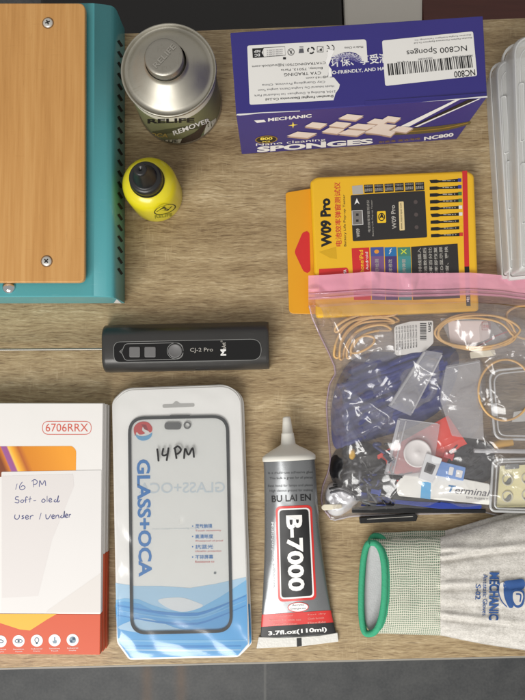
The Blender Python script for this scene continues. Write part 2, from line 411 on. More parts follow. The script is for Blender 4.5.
# things standing on the floor behind the desk
def behind(name, label, cat, xa, xb, ztop, depth, m, m2=None, skew=0.0):
    ux = (br-bl).normalized(); uy = Vector((-ux.y, ux.x, 0))
    a = W(xa, 20, ztop); b = W(xb, 20, ztop)
    def on(p): 
        t = (p-bl).dot(ux); return bl + ux*t + uy*0.012
    A, B = on(a), on(b); 
    t = thing(name, (A.x, A.y, FZ), label, cat)
    mb = MB(); mb.prism([A, B, B+uy*depth+ux*skew, A+uy*depth], FZ, ztop-0.016, m); mb.build('cabinet_body', t, 0.002)
    A2, B2 = A-uy*0.003, B-uy*0.003
    mb = MB(); mb.prism([A2, B2, B2+uy*(depth+0.006)+ux*skew, A2+uy*(depth+0.006)], ztop-0.016, ztop, m2 or m); mb.build('cabinet_top', t, 0.003)
    return t
blackc = mat('black lacquer', C(26, 24, 24), 0.35, var=0.3, vscale=6)
brownc = mat('dark brown wood', C(88, 44, 36), 0.5, var=0.25, vscale=20, stretch=(1, 12, 1))
whitec = mat('off white lacquer', C(214, 210, 202), 0.5, var=0.03)
behind('black_cabinet', 'black cabinet on the floor behind the desk, behind the can', 'cabinet', 40, 343, -0.06, 0.35, blackc)
behind('white_cabinet', 'off-white cabinet on the floor behind the desk, between the black and brown ones', 'cabinet', 344.5, 421.5, -0.06, 0.35, whitec, skew=0.02)
behind('brown_cabinet', 'dark brown wooden cabinet on the floor behind the clear cases', 'cabinet', 423, 640, -0.06, 0.35, brownc)

# ================================================================== teal machine
TZ = 0.041
teal = mat('teal powder coat', C(78, 156, 162), 0.36, var=0.04, vscale=30, bump=0.04, bscale=900, rvar=0.05)
wear(teal, C(150, 190, 190), 0.35)
tr = thing('heating_station', W(20, 170), 'teal metal repair machine with a tan wooden top board at the upper left', 'machine')
p_fr, p_br = W(125.3, 303.5), W(125.3, 31)
xl = W(-75, 170).x
body = [Vector((xl, p_fr.y, 0)), p_fr, p_br, Vector((xl, p_br.y, 0))]
xr = p_fr.x; prof = [(xl, 0.002), (xl, TZ), (xr-0.0150, TZ), (xr-0.0135, TZ-0.0003), (xr-0.0060, TZ-0.0022), (xr-0.0026, TZ-0.0036), (xr-0.0010, TZ-0.0056), (xr-0.0003, TZ-0.0086), (xr, TZ-0.012), (xr, 0.002)]
mb = MB(); sk = (p_br.x-p_fr.x)/(p_br.y-p_fr.y); ends = [[Vector((x+(sk*(y-p_fr.y) if x > xl else 0), y, z)) for x, z in prof] for y in (p_fr.y, p_fr.y+0.0006, p_br.y)]
for q_ in ends[0]: q_.z = q_.z if q_.z < 0.01 else q_.z-0.0008
mb.grid([r[::-1] for r in ends], teal, True, True); mb.face(ends[0], teal); mb.face(ends[-1][::-1], teal); ho = mb.build('housing', tr); weld(ho)
ho.data.polygons.foreach_set('use_smooth', [0.0005 < p.area < 0.02 and abs(p.normal.y) < 0.5 for p in ho.data.polygons])
for p, sx, sy in zip(body, (1, -1, -1, 1), (1, 1, -1, -1)):
    mb = MB(); mb.lathe(Vector((p.x+sx*0.02, p.y+sy*0.02, 0)), [(0.0, 0.0), (0.006, 0.0), (0.006, 0.0025)], black_plastic, 20); mb.build('rubber_foot', tr)
S = vplane(p_fr, p_br); mb = MB()
for k in range(22):
    y = 272.5 - k*10.85
    fill(mb, [(117.0, y-3.6), (119.2, y-4.8), (123.0, y+1.2), (120.8, y+2.4)], S, 0.0002, mat('vent shadow', C(10, 14, 14), 0.9))
mb.build('vent_slots', tr)
# bright chip on the lower corner
SF = vplane(p_fr, Vector((xl, p_fr.y, 0))); mb = MB(); fill(mb, [(113.8, 302.6), (116.6, 299.0), (118.4, 300.2), (121.6, 303.2)], SF, 0.0002, white_card); mb.build('chipped_paint', tr)
BZ = TZ+0.0075
ven = veneer(); wear(ven, C(140, 96, 50), 0.3, (60, 900, 60), 0.64, 12)
brd = rpoly([(-60, 3.0), (85, 3.0), (84.6, 282.3), (-60, 282.3)], 7)
mb = MB(); mb.prism([W(x, y, BZ) for x, y in brd], TZ+0.0025, BZ, ven); board = mb.build('wooden_board', tr, 0.0008, 3)
for px, py in ((20, 30), (20, 255), (70, 30), (70, 255)):
    mb = MB(); mb.lathe(W(px, py, TZ), [(0.004, TZ-0.001), (0.004, TZ+0.0026)], teal, 16); mb.build('spacer', tr)
steel = mat('bright steel', C(214, 212, 206), 0.35, 0.6, rvar=0.08, vscale=400)
def screw(px, py, z, r, parent, cross=0.7, dome=0.0012):
    c = W(px, py, z); mb = MB()
    mb.lathe(c, [(r, z-0.001), (r, z+dome*0.4), (r*0.8, z+dome*0.85), (r*0.4, z+dome), (0.00001, z+dome)], steel, 24)
    o = mb.build('screw', parent)
    x = MB(); z2 = z+dome+0.00006; w = r*0.13
    for ang in (cross, cross+math.pi/2):
        d = Vector((math.cos(ang), math.sin(ang), 0))*r*0.5; n = Vector((-math.sin(ang), math.cos(ang), 0))*w; cc = Vector((c.x, c.y, z2))
        x.face([cc-d-n, cc+d-n, cc+d+n, cc-d+n], mat('recess dark', C(35, 33, 30), 0.8)); z2 += 0.00003
    x.build('cross_recess', o)
    rr = MB(); rr.lathe(c, [(r, z+0.00008), (r*1.2, z+0.00008)], mat('worn rim', C(120, 84, 44), 0.6), 24); rr.build('countersink', o)
screw(48, 23, BZ, 0.0034, tr, 0.4); screw(46.7, 261.2, BZ, 0.0034, tr, 0.8)
c = W(9, 287, TZ); mb = MB()
mb.lathe(c, [(0.0045, TZ), (0.0045, TZ+0.0006), (0.004, TZ+0.0016), (0.002, TZ+0.0024), (0.00001, TZ+0.0026)], mat('chrome', C(215, 215, 215), 0.12, 1.0), 28)
mb.build('chrome_bolt', tr)

# ================================================================== solvent can
CH = 0.060; cc = W(168.5, 69.5, CH); cc = Vector((cc.x, cc.y, 0)); CR = 0.0322
tin = mat('brushed tin', C(188, 184, 172), 0.5, 1.0, var=0.06, vscale=60, rvar=0.06)
capm = mat('cast alloy cap', C(172, 168, 158), 0.45, 1.0, var=0.05, vscale=90, bump=0.08, bscale=700)
wear(tin, C(150, 140, 118), 0.35, (60, 500, 60), 0.6, 30); wear(capm, C(120, 112, 96), 0.4, (60, 500, 60), 0.6, 40)
can = thing('solvent_can', (cc.x, cc.y, 0), 'round tin can with silver cone top and screw cap between teal machine and blue box', 'can')
mb = MB(); mb.lathe(cc, [(0.0, 0.0004), (0.0305, 0.0004), (0.0312, 0.0), (0.0316, 0.0015), (0.0306, 0.0035), (0.0306, CH-0.0045), (0.0318, CH-0.003), (CR, CH-0.0008), (CR-0.0004, CH), (CR-0.0013, CH-0.0003),
    (CR-0.0018, CH-0.002), (CR-0.003, CH-0.0028), (0.0268, CH-0.0008), (0.0225, CH+0.0028), (0.0185, CH+0.0066), (0.0152, CH+0.0088), (0.0138, CH+0.0100), (0.0135, CH+0.0130)], tin, 96); weld(mb.build('can_body', can))
lab = mat('olive label', C(116, 118, 84), 0.4, var=0.15, vscale=80); lab_s = mat('silver label', C(206, 202, 186), 0.4)
mb = MB(); mb.lathe(cc, [(0.0308, 0.003), (0.0308, CH-0.0125)], lab, 96); mb.lathe(cc, [(0.0308, CH-0.0125), (0.0308, CH-0.0046)], lab_s, 96); lb = mb.build('label', can)
S = vcyl(cc, 0.0308); mb = MB(); lbrown = mat('label brown', C(58, 46, 38), 0.5); lpale = mat('label pale', C(205, 204, 190), 0.5); mb.lathe(cc, [(0.03085, 0.0035), (0.03085, 0.0060)], mat('label green', C(96, 116, 84), 0.4), 64)
patch(mb, (137, 134), (214, 121.5), (215, 126), (139, 138.5), S, 0.00010, mat('label dark olive', C(74, 76, 52), 0.5), 24, 2)
patch(mb, (147, 141), (182, 139), (186, 148), (158, 150.5), S, 0.00012, lpale, 10, 5)
patch(mb, (196, 131.5), (209, 120), (199, 140), (178, 148), S, 0.0002, lbrown, 8, 6)
patch(mb, (182, 139), (196, 132), (187, 142), (178, 148), S, 0.00024, lbrown, 8, 6)
patch(mb, (206, 125), (216, 118), (216, 128), (203, 138), S, 0.0001, lpale, 6, 5)
text(mb, 'RELIFE', (147.5, 123.6), (194.5, 122.6), 4.4, S, 0.00022, ink, 0.03)
text(mb, 'REMOVER', (174, 135.6), (211, 122.0), 4.6, S, 0.00026, white_ink, 0.02)
text(mb, 'OCA', (150, 136.6), (168, 137.6), 3.8, S, 0.00026, mat('label gold', C(176, 150, 80), 0.5), 0.03)
text(mb, 'GLUE', (158, 143.2), (178, 142.4), 2.8, S, 0.00026, ink, 0.01)
mb.build('printed_lettering', lb)
kz = CH+0.0195; kc = W(163, 57, kz); kc = Vector((cc.x*0.75+kc.x*0.25, cc.y*0.75+kc.y*0.25, 0))
kc = Vector((W(163, 57, kz).x, W(163, 57, kz).y, 0)); kc = cc*0.5+kc*0.5
mb = MB(); mb.lathe(kc, [(0.0128, CH+0.0093), (0.0133, CH+0.0098), (0.0133, CH+0.0118), (0.0124, CH+0.0126), (0.0126, CH+0.0185), (0.0118, kz), (0.0100, kz+0.0002), (0.0, kz+0.0002)], capm, 64); weld(mb.build('screw_cap', can)); cap_o = COL.objects['screw_cap']
dx = W(163, 57, kz) - kc
mb = MB(); S = planeZ(kz+0.0002)
text(mb, 'RELIFE', (156.5, 68.5), (176.5, 47.0), 5.6, S, 0.00035, mat('raised alloy', C(196, 192, 182), 0.35, 1.0), 0.02); mb.build('raised_lettering', cap_o)

# ================================================================== yellow bottle
BH = 0.037; bc = W(157.0, 196.8); yel = mat('yellow plastic', C(222, 208, 30), 0.3, var=0.03, coat=0.3)
bot = thing('squeeze_bottle', bc, 'small yellow plastic bottle with black flip cap beside the teal machine', 'bottle')
R = 0.0193
mb = MB(); mb.lathe(bc, [(0, 0.0006), (R*0.9, 0.0), (R*0.98, 0.001), (R, 0.003), (R, BH-0.006), (R*0.975, BH-0.002), (R*0.9, BH+0.0015), (R*0.76, BH+0.0046), (R*0.6, BH+0.0062), (R*0.5, BH+0.0065)], yel, 64); weld(mb.build('bottle_body', bot))
cz = BH+0.0145; kc = bc; blk = mat('black cap plastic', C(24, 24, 25), 0.4, coat=0.2)
NZ = BH+0.033
mb = MB(); mb.lathe(kc, [(0.0112, BH+0.0045), (0.0115, BH+0.0052), (0.0115, BH+0.0075), (0.0112, cz-0.0012), (0.0106, cz), (0.0092, cz+0.0006), (0.0084, cz+0.0006), (0.0080, cz+0.0014), (0.0066, cz+0.0062), (0.0052, cz+0.0110), (0.0044, NZ-0.003), (0.0042, NZ-0.0006), (0.0036, NZ), (0.0012, NZ), (0.0010, NZ-0.0012), (0.0, NZ-0.0012)], blk, 48)
cp = mb.build('nozzle_cap', bot); weld(cp)
mb = MB(); mb.lathe(kc, [(0.0117, BH+0.0048), (0.0121, BH+0.0056), (0.0121, BH+0.0068), (0.0117, BH+0.0074)], blk, 48); mb.build('cap_ring', cp)
S = vcyl(bc, R); mb = MB(); dk = mat('dark olive ink', C(52, 56, 22), 0.5)
el = ell(165.0, 209.6, 11.5, 4.3, 36, -0.3); 
pts = el
for i in range(36):
    a = Vector(pts[i]); b = Vector(pts[(i+1) % 36]); ca = Vector((165, 209.6)); q = [a, b, ca+(b-ca)*0.9, ca+(a-ca)*0.9]
    fill(mb, [tuple(z) for z in q], S, 0.00015, dk)
fill(mb, [(156, 212), (164, 206.8), (167, 208.6), (172.5, 206.2), (168, 210.8), (163.5, 210.2)], S, 0.0002, dk)
text(mb, 'RELIFE', (155, 218.6), (172.5, 216.2), 3.0, S, 0.0002, mat('faded olive ink', C(140, 138, 30), 0.5), 0.02)
mb.build('printed_emblem', bot)

# ================================================================== sponge box
SH = 0.0800; blue = mat('violet blue card', C(50, 44, 122), 0.42, var=0.05, vscale=40); blue_d = mat('blue card side', C(60, 54, 132), 0.42, var=0.05, vscale=40)
q = [W(230.3, 32.5, SH), W(483, 15.8, SH), W(487.3, 97.2, SH), W(236.2, 115.0, SH)]
q = [Vector((p.x, p.y, 0)) for p in q]
sb = thing('sponge_box', (q[3].x, q[3].y, 0), 'dark blue cardboard box printed SPONGES with a torn white sticker on its top', 'box')
mb = MB(); mb.prism(q, 0.0, SH, blue); mb.build('carton', sb, 0.0006, 2)
T = planeZ(SH); mb = MB(); paperw = mat('worn white card edge', C(224, 222, 220), 0.6)
# white worn edges of the flap, slightly lifted on the right
fill(mb, [(236.0, 115.2), (237.5, 113.9), (262, 112.3), (300, 110.6), (300, 111.4), (262, 113.2), (240, 115.6)], T, 0.0002, paperw)
mb.build('worn_edge', sb); mb = MB()
mb.face([W(420, 102.2, SH+0.0004), W(487.6, 97.4, SH+0.0022), W(487.2, 95.9, SH+0.0022), W(470, 97.4, SH+0.001)], paperw)
mb.build('worn_edge', sb); mb = MB()
fill(mb, [(459, 97.6), (466, 95.4), (471, 95.5), (472.5, 97.3), (470, 97.0), (465, 97.0)], T, 0.0003, paperw)
mb.build('worn_edge', sb)
fl1 = MB(); f0 = [W(365, 105.3, SH+0.0003), W(486.8, 96.6, SH+0.0016), W(486.4, 93, SH+0.0012), W(365, 101, SH+0.0003)]
fl1.face(f0, blue); fl1.build('lid_flap', sb)
# printed slogan
mb = MB()
text(mb, '环保、享受清', (331.5, 67.4), (388.5, 62.4), 9.6, T, 0.00012, white_ink, 0.012)
text(mb, 'ECO-FRIENDLY, AND HAVE A', (326, 75.4), (396, 69.8), 4.0, T, 0.00012, white_ink, 0.015)
mb.build('slogan_lettering', sb)
# torn sticker
stk = mat('sticker paper', C(228, 226, 222), 0.45, var=0.02)
mb = MB()
torn = rpoly([(247.2, 45.6), (366.2, 39.2), (367.6, 62), (362, 60.5), (360.4, 56.5), (356, 53.2), (350, 51.8), (344, 52.2), (338, 54.4), (334.5, 57.5), (331.0, 57.0), (329.0, 60), (328.0, 63), (330, 69.5), (328.4, 72), (327.8, 77), (334, 77.5), (339.8, 84.6), (338.9, 88.5), (335.5, 93.5), (333.5, 100.2), (249.6, 104.8)],
             [2.2, 3.2] + [0]*18 + [0, 2.2])
rt = []
rnd = random.Random(3)
for i, p in enumerate(torn):
    rt.append(p)
fill(mb, rt, T, 0.00016, stk); st1 = mb.build('sticker', sb)
mb = MB(); fz = mat('torn paper fuzz', C(168, 166, 186), 0.9, var=0.2, vscale=500)
fzs = [mat('torn paper fuzz %d' % k, C(*c_), 0.9) for k, c_ in enumerate(((112, 106, 160), (140, 136, 178), (176, 174, 200), (206, 204, 216)))]
for i in range(330):
    a = rnd.uniform(0, 1); bx = 333+a*28; q_ = rnd.random(); by = 52.5+ (abs(a-0.5)**1.6)*12 + q_*7.0; 
    fill(mb, ell(bx, by, rnd.uniform(0.4, 1.1), rnd.uniform(0.2, 0.45), 6, rnd.uniform(-1, 1)), T, 0.00018+i*0.0000004, fzs[min(3, max(0, int((1-q_)*4+rnd.uniform(-0.8, 0.8))))])
fill(mb, [(328, 49), (334.5, 50.5), (332, 56), (330, 62), (328, 66), (325.5, 62), (327.5, 56)], T, 0.00034, mat('curled paper', C(240, 238, 236), 0.7))
fill(mb, [(329, 66), (331.6, 69.5), (332, 76.6), (328.2, 77.2), (328.5, 72)], T, 0.00034, mat('curled paper', C(240, 238, 236), 0.7))
mb.build('torn_edge', st1)
mb = MB(); e = 0.00026
def usd(s, x1, x0, y, dy, h, b=0.0, m=ink): text(mb, s, (x1, y), (x0, y+dy), h, T, e, m, b)
usd('Made in China', 363.0, 344.5, 45.8, 1.2, 2.1)
usd('CYATRADING75013@outlook.com', 325.6, 252.0, 61.0, 3.9, 3.1)
usd('Boissy, 75013, Paris', 322.5, 281.0, 66.3, 2.2, 2.9)
usd('CYA TRADING', 321.0, 284.0, 71.4, 2.0, 2.9)
usd('bg@163.com', 331.0, 306.0, 75.4, 1.4, 2.4)
usd('City Guangdong Province, China', 325.0, 262.0, 80.2, 3.4, 2.7, 0, grey_ink)
usd('Haoshi Industrial City, Longhua District, Longhua Town', 334.0, 258.0, 84.5, 4.2, 2.7, 0, grey_ink)
usd('2104, Building 6, Donghuan 1st Industrial Park', 335.5, 254.0, 89.8, 4.4, 2.7, 0, grey_ink)
usd('Shenzhen Fonghai Electronics Co.,Ltd', 333.5, 265.5, 94.2, 3.6, 3.1, 0.012)
# marks row: CE, recycling, bin, WEEE, battery, EC REP block
for cx_ in (331.2, 326.2):
    stroke(mb, [(cx_+3.2*math.cos(a)*0.9, 48.2+(331-cx_)*0.05+3.1*math.sin(a)) for a in [math.radians(t) for t in range(-80, 81, 20)]], 0.8, T, e, ink)
stroke(mb, [(327.0, 48.5), (329.2, 48.4)], 0.7, T, e, ink)
ring(mb, rect(317.2, 46.6, 323.2, 52.0), 0.6, T, e, ink); stroke(mb, [(318.0, 51.3), (322.6, 47.4)], 0.6, T, e, ink); fill(mb, ell(321, 50, 1.1, 1.1, 12), T, e, ink)
for k in range(3):
    a = k*2*math.pi/3-1.57; a2 = a+1.5
    stroke(mb, [(311+3.1*math.cos(a), 50.4+2.9*math.sin(a)), (311+3.3*math.cos((a+a2)/2), 50.4+3.1*math.sin((a+a2)/2)), (311+3.1*math.cos(a2), 50.4+2.9*math.sin(a2))], 1.4, T, e, ink)
fill(mb, [(298.6, 53.2), (304, 52.8), (303.2, 48.4), (299.4, 48.8)], T, e, grey_ink); fill(mb, rect(299.4, 46.6, 303.4, 47.4), T, e, grey_ink)
ring(mb, ell(291, 52, 3.2, 3.2, 20), 0.6, T, e, ink); stroke(mb, [(289.4, 50.2), (292.2, 53.8)], 1.2, T, e, ink); stroke(mb, [(292.2, 50.2), (290.0, 53.8)], 0.8, T, e, ink)
ring(mb, [(263, 47.8), (284.8, 46.6), (285.4, 55.2), (263.4, 57.0)], 0.45, T, e, ink)
fill(mb, [(252.2, 48.6), (264, 47.8), (261.6, 52.6), (264.3, 57.2), (252.8, 58.0)], T, e+0.00002, ink)
text(mb, 'REP', (260.2, 49.8), (254, 50.2), 2.4, T, e+0.00006, white_ink, 0.02); text(mb, 'EC', (259.8, 53.6), (254.5, 54.0), 2.6, T, e+0.00006, white_ink, 0.02)
for k in range(4): usd('SUCCESS COURIER SL', 282.5, 266.5, 49.0+k*2.0, 0.9, 1.0, 0, grey_ink)
fill(mb, rect(283, 57.2, 286, 59.4), T, e, ink)
mb.build('printed_lettering', st1)
mb = MB(); fill(mb, rpoly([(382.0, 40.6), (473.0, 31.3), (477.2, 75.8), (385.2, 86.0)], 2.2), T, 0.00022, stk); st2 = mb.build('barcode_sticker', sb)
mb = MB(); e = 0.00034
usd('NC800', 474.8, 453.8, 69.2, 2.2, 6.4, 0.008)
usd('NC800 Sponges', 466.5, 406.3, 43.6, 5.4, 7.2, 0.0)
usd('Shenzhen Mechanic Maintenance Equipment Co.,Ltd', 472.0, 414.0, 36.6, 5.6, 1.8, 0, ink)
usd('Shenzhen Fonghai Intelligent Technology Co.', 471.0, 414.0, 33.8, 5.6, 1.7, 0, grey_ink)
usd('X003VN7A0B', 473, 452, 54.6, 1.6, 1.8, 0, grey_ink); usd('X003NC800', 432.5, 418, 57.0, 1.6, 1.8, 0, grey_ink); usd('6 kg net', 408, 397, 60.4, 1.0, 1.8, 0, grey_ink)
mb.build('printed_lettering', st2)
mb = MB(); u = 0.0; rnd = random.Random(11)
def bl2(u, v): 
    a = Vector((387.0, 63.8)); b = Vector((473.2, 55.2)); c_ = Vector((475.0, 67.2)); d = Vector((388.4, 75.6)); p = (a*(1-u)+b*u)*(1-v)+(d*(1-u)+c_*u)*v; return (p.x, p.y)
while u < 0.985:
    w = rnd.choice((0.006, 0.009, 0.013, 0.019)); 
    if not 0.0 < u < 1: break
    fill(mb, [bl2(u, 0), bl2(min(u+w, 1), 0), bl2(min(u+w, 1), 1), bl2(u, 1)], T, 0.00034, ink); u += w+rnd.choice((0.007, 0.010, 0.016))
    if u == 0: break
if not mb.v:
    u = 0.002
    while u < 0.985:
        w = rnd.choice((0.006, 0.009, 0.013, 0.019)); fill(mb, [bl2(u, 0), bl2(min(u+w, 1), 0), bl2(min(u+w, 1), 1), bl2(u, 1)], T, 0.00034, ink); u += w+rnd.choice((0.007, 0.010, 0.016))
mb.build('barcode', st2)
# front face print
S = vplane(q[3], q[2]); mb = MB(); e = 0.0002
sponge_c = mat('printed sponge', C(226, 212, 202), 0.5); sponge_s = mat('printed sponge shade', C(178, 150, 132), 0.5)
gold = mat('printed gold', C(150, 118, 48), 0.5); gold2 = mat('printed olive', C(96, 82, 44), 0.5); starc = mat('printed star', C(250, 226, 90), 0.5)
text(mb, 'MECHANIC', (268, 121.2), (311.5, 117.0), 3.3, S, e, white_ink, 0.035, up=(0, -1))
fill(mb, [(254, 120.2), (264, 119.4), (266, 121.6), (257, 122.6)], S, e, white_ink)
fill(mb, [(292.9, 121.4), (293.8, 124.2), (298, 124.4), (293.8, 125.2), (293, 128), (292.2, 125.4), (288, 125.4), (292.2, 124.4)], S, e, starc)
for px, py, w in ((316, 125, 9), (340, 124.5, 9), (351, 117, 10), (302, 134.6, 12), (333, 130.5, 9), (352, 132.4, 11), (362, 126.5, 11), (378, 121.5, 9), (384, 126.5, 10), (377, 131, 10), (402, 129.2, 9), (388, 133, 6), (391, 119, 8)):
    w *= 1.28; k = [(px-w, py+1.0), (px-w*0.3, py-3.4), (px+w, py-1.8), (px+w*0.35, py+3.0)]
    fill(mb, [(x, y+1.5) for x, y in k], S, e+0.00004, sponge_s); fill(mb, k, S, e+0.0001+random.random()*0.00004, sponge_c)
fill(mb, [(400, 126.2), (457, 98.6), (461, 98.6), (409, 126.4)], S, e, white_ink); fill(mb, [(413, 126.0), (468, 99.4), (476, 99.0), (419, 125.6)], S, e, ink); fill(mb, [(414, 126.6), (478.5, 98.4), (481, 98.2), (417.5, 126.6)], S, e+0.00003, white_ink)
fill(mb, spline([(366, 130), (395, 128.4), (430, 126.6), (462, 122.6), (470, 121), (468, 124.5), (440, 131.5), (405, 134.5), (366, 135)], 4, False), S, e-0.00008, gold2)
stroke(mb, [(366, 132.5), (400, 131.8), (440, 128.5), (468, 122.6)], 1.0, S, e, gold)
fill(mb, ell(266.3, 139.3, 11.2, 3.9, 30, -0.06), S, e, mat('printed gold', C(150, 118, 48), 0.5)); fill(mb, ell(266.3, 139.3, 10, 3.2, 30, -0.06), S, e+0.00004, ink)
text(mb, '800', (260.2, 139.9), (272.4, 139.2), 2.6, S, e+0.00008, starc, 0.03, up=(0, -1)); text(mb, 'PCS', (262.6, 142.2), (270, 141.7), 1.5, S, e+0.00008, starc, 0.02, up=(0, -1))
text(mb, 'Nano cleaning', (256, 146.6), (325.5, 141.2), 3.4, S, e, white_ink, 0.0, up=(0, -1))
text(mb, 'SPONGES', (257, 152.0), (373, 143.4), 5.6, S, e+0.0001, white_ink, 0.05, up=(0, -1))
text(mb, '耐高温 清洁海绵', (379, 143.2), (420, 139.5), 2.2, S, e, gold, 0.0, up=(0, -1))
text(mb, 'NC800', (424, 140.2), (453.5, 136.0), 3.6, S, e, white_ink, 0.04, up=(0, -1))
greek(mb, 425, 450, 141.4, 0.6, S, e, gold, 4)
mb.build('printed_front', sb)
# ================================================================== yellow tester pack
PZ = 0.012; yb = mat('amber yellow card', C(236, 184, 30), 0.4, var=0.03, coat=0.25); yt = mat('tab yellow card', C(226, 158, 24), 0.4, var=0.03)
pk_ = thing('tester_pack', W(390, 240), 'yellow retail pack with red hang mark on its tab, partly under the clear bag', 'package')
mb = MB(); slabpx(mb, rpoly([(310.5, 181), (316, 176.6), (467, 170.3), (474.6, 174), (479.5, 311), (316, 317.5)], [2, 3, 3, 4, 4, 5]), 0.0, PZ, yb); mb.build('pack_body', pk_, 0.0022, 3)
mb = MB(); slabpx(mb, rpoly([(285.6, 192.5), (313, 188), (318, 314), (289, 313.5)], [3, 0, 0, 5]), 0.0016, 0.0028, yt); tab = mb.build('hang_tab', pk_, 0.0003)
mb = MB(); redp = mat('pack red', C(206, 44, 44), 0.4)
fill(mb, rpoly([(294.3, 252), (302.5, 232.5), (307, 231), (309.5, 233), (310.5, 271), (307.5, 273), (303.5, 271.5)], [3, 3, 0, 2, 2, 0, 3]), planeZ(0.0028), 0.0001, redp); mb.build('hang_mark', tab)
S = planeZ(PZ); mb = MB(); e = 0.0001; dev = mat('printed dark grey', C(44, 42, 42), 0.4); pal = mat('printed pale grey', C(176, 172, 164), 0.5)
text(mb, 'W09 Pro', (332.2, 246.8), (330.6, 198.2), 11.0, S, e, ink, 0.05)
text(mb, '电池效率弹窗测试仪', (341.8, 246.3), (340.2, 182.2), 6.2, S, e, redp, 0.008)
text(mb, 'Battery Life Pop-up Tester', (347.0, 246.3), (345.6, 194.5), 3.0, S, e, ink, 0.0)
fill(mb, [(319, 252), (336, 247), (337, 259), (330, 258)], S, e, mat('pack amber', C(214, 166, 24), 0.4))
fill(mb, rpoly([(319, 269), (347, 267.5), (348.5, 270), (349, 292), (319, 292)], [0, 2, 2, 0, 0]), S, e, redp)
text(mb, 'MA', (346.5, 274), (346.3, 269.5), 3, S, e+0.00006, white_ink, 0.02)
fill(mb, rpoly([(350.6, 195.2), (424.8, 190.6), (427.2, 237.4), (352.8, 241.3)], 1.5), S, e, dev)
fill(mb, [(352, 186), (362.6, 185), (363.4, 194), (352.6, 194.6)], S, e, pal)
for k in range(6):
    x = 364+k*10.2; fill(mb, [(x, 184.9-k*0.5), (x+9, 184.4-k*0.5), (x+9.4, 192.6-k*0.5), (x+0.5, 193.2-k*0.5)], S, e, ink)
    text(mb, '中国设计', (x+0.8, 187.4-k*0.5), (x+8.6, 186.9-k*0.5), 1.9, S, e+0.00005, pal, 0.0); text(mb, '品质保证', (x+0.8, 191.8-k*0.5), (x+8.6, 191.3-k*0.5), 3.2, S, e+0.00005, pal, 0.01)
ring(mb, [(352, 210.8), (362.2, 210.2), (363, 224.4), (352.6, 225)], 0.6, S, e+0.00006, white_ink); fill(mb, [(352, 210.8), (362.2, 210.2), (363, 224.4), (352.6, 225)], S, e+0.00004, mat('printed plug metal', C(120, 116, 112), 0.4))
for yy in (213.5, 219.5): fill(mb, rect(356, yy, 358.6, yy+2.4), S, e+0.00008, dev)
fill(mb, [(354.4, 204.6), (356.8, 198.2), (359.6, 204.2), (357.2, 202.4)], S, e+0.00006, white_ink)
text(mb, 'W09', (360.2, 237.2), (359.6, 228.4), 3.6, S, e+0.00006, pal, 0.03)
text(mb, '电池效率弹窗测试仪', (370.6, 232), (369.2, 200), 2.6, S, e+0.00006, pal, 0.0); text(mb, 'Battery Life Pop-up Tester', (374.2, 236), (372.6, 200), 1.8, S, e+0.00006, pal, 0.0)
fill(mb, rpoly([(377, 211.4), (385.6, 211.0), (386.2, 222.6), (377.4, 223.0)], 1), S, e+0.00006, mat('printed logo yellow', C(240, 196, 40), 0.4))
ring(mb, ell(381.6, 217, 3.0, 3.6, 18), 0.9, S, e+0.0001, ink); fill(mb, [(379, 219), (381.8, 212.6), (384.2, 219), (381.6, 217.2)], S, e+0.00012, ink)
text(mb, 'W09 Pro', (396.6, 228.8), (395.0, 205), 4.4, S, e+0.00006, pal, 0.02)
fill(mb, rpoly([(398.6, 201.6), (403.6, 201.4), (404.8, 230.2), (399.6, 230.6)], 1), S, e+0.00006, mat('printed cream', C(226, 204, 150), 0.4))
text(mb, 'www.maantrepair.com', (403.2, 229), (402.2, 203), 2.6, S, e+0.0001, ink, 0.0)
for k in range(3): fill(mb, ell(415.6+k*0.5, 202+k*12.6, 2.0, 2.0, 16), S, e+0.00006, mat('printed lamp', C(84, 74, 72), 0.4))
# row of flat flex connectors
tipc = [(50, 60, 150), (50, 60, 150), (70, 120, 70), (70, 120, 70), (226, 224, 220), (226, 224, 220), (236, 184, 30), (236, 184, 30), (206, 60, 44)]
for k in range(9):
    y = 181.6+k*6.78-(0.0 if k else 0); x = 429.4+k*0.2; t = -0.045
    def Y(xx): return y + (xx-430)*t
    fill(mb, [(x, Y(x)-1.6), (x+7, Y(x+7)-1.8), (x+10, Y(x)-1.2), (x+28.5, Y(x+28.5)-1.5), (x+28.5, Y(x+28.5)+1.6), (x+10, Y(x+10)+1.2), (x+7, Y(x+7)+1.8), (x+1.5 if k % 5 == 0 else x, Y(x)+1.6)], S, e, ink)
    greek(mb, x+13, x+23, Y(x+18)-0.5, 0.8, S, e+0.00005, pal, k); fill(mb, ell(x+24.8, Y(x+25), 0.6, 0.6, 8), S, e+0.00006, pal)
    fill(mb, rect(x+28.5, Y(x+28)-2.0, x+32.0, Y(x+32)+1.6), S, e, mat('tip %d' % k, C(*tipc[k]), 0.4))
fill(mb, [(462.2, 170.9), (467.2, 170.6), (469.2, 266.4), (464.4, 266.6)], S, e, redp); fill(mb, [(464.4, 266.6), (469.2, 266.4), (470.6, 306), (466.4, 306)], S, e, ink)
text(mb, '电池', (469.6, 302), (469.0, 290), 3, S, e+0.00006, white_ink, 0.01)
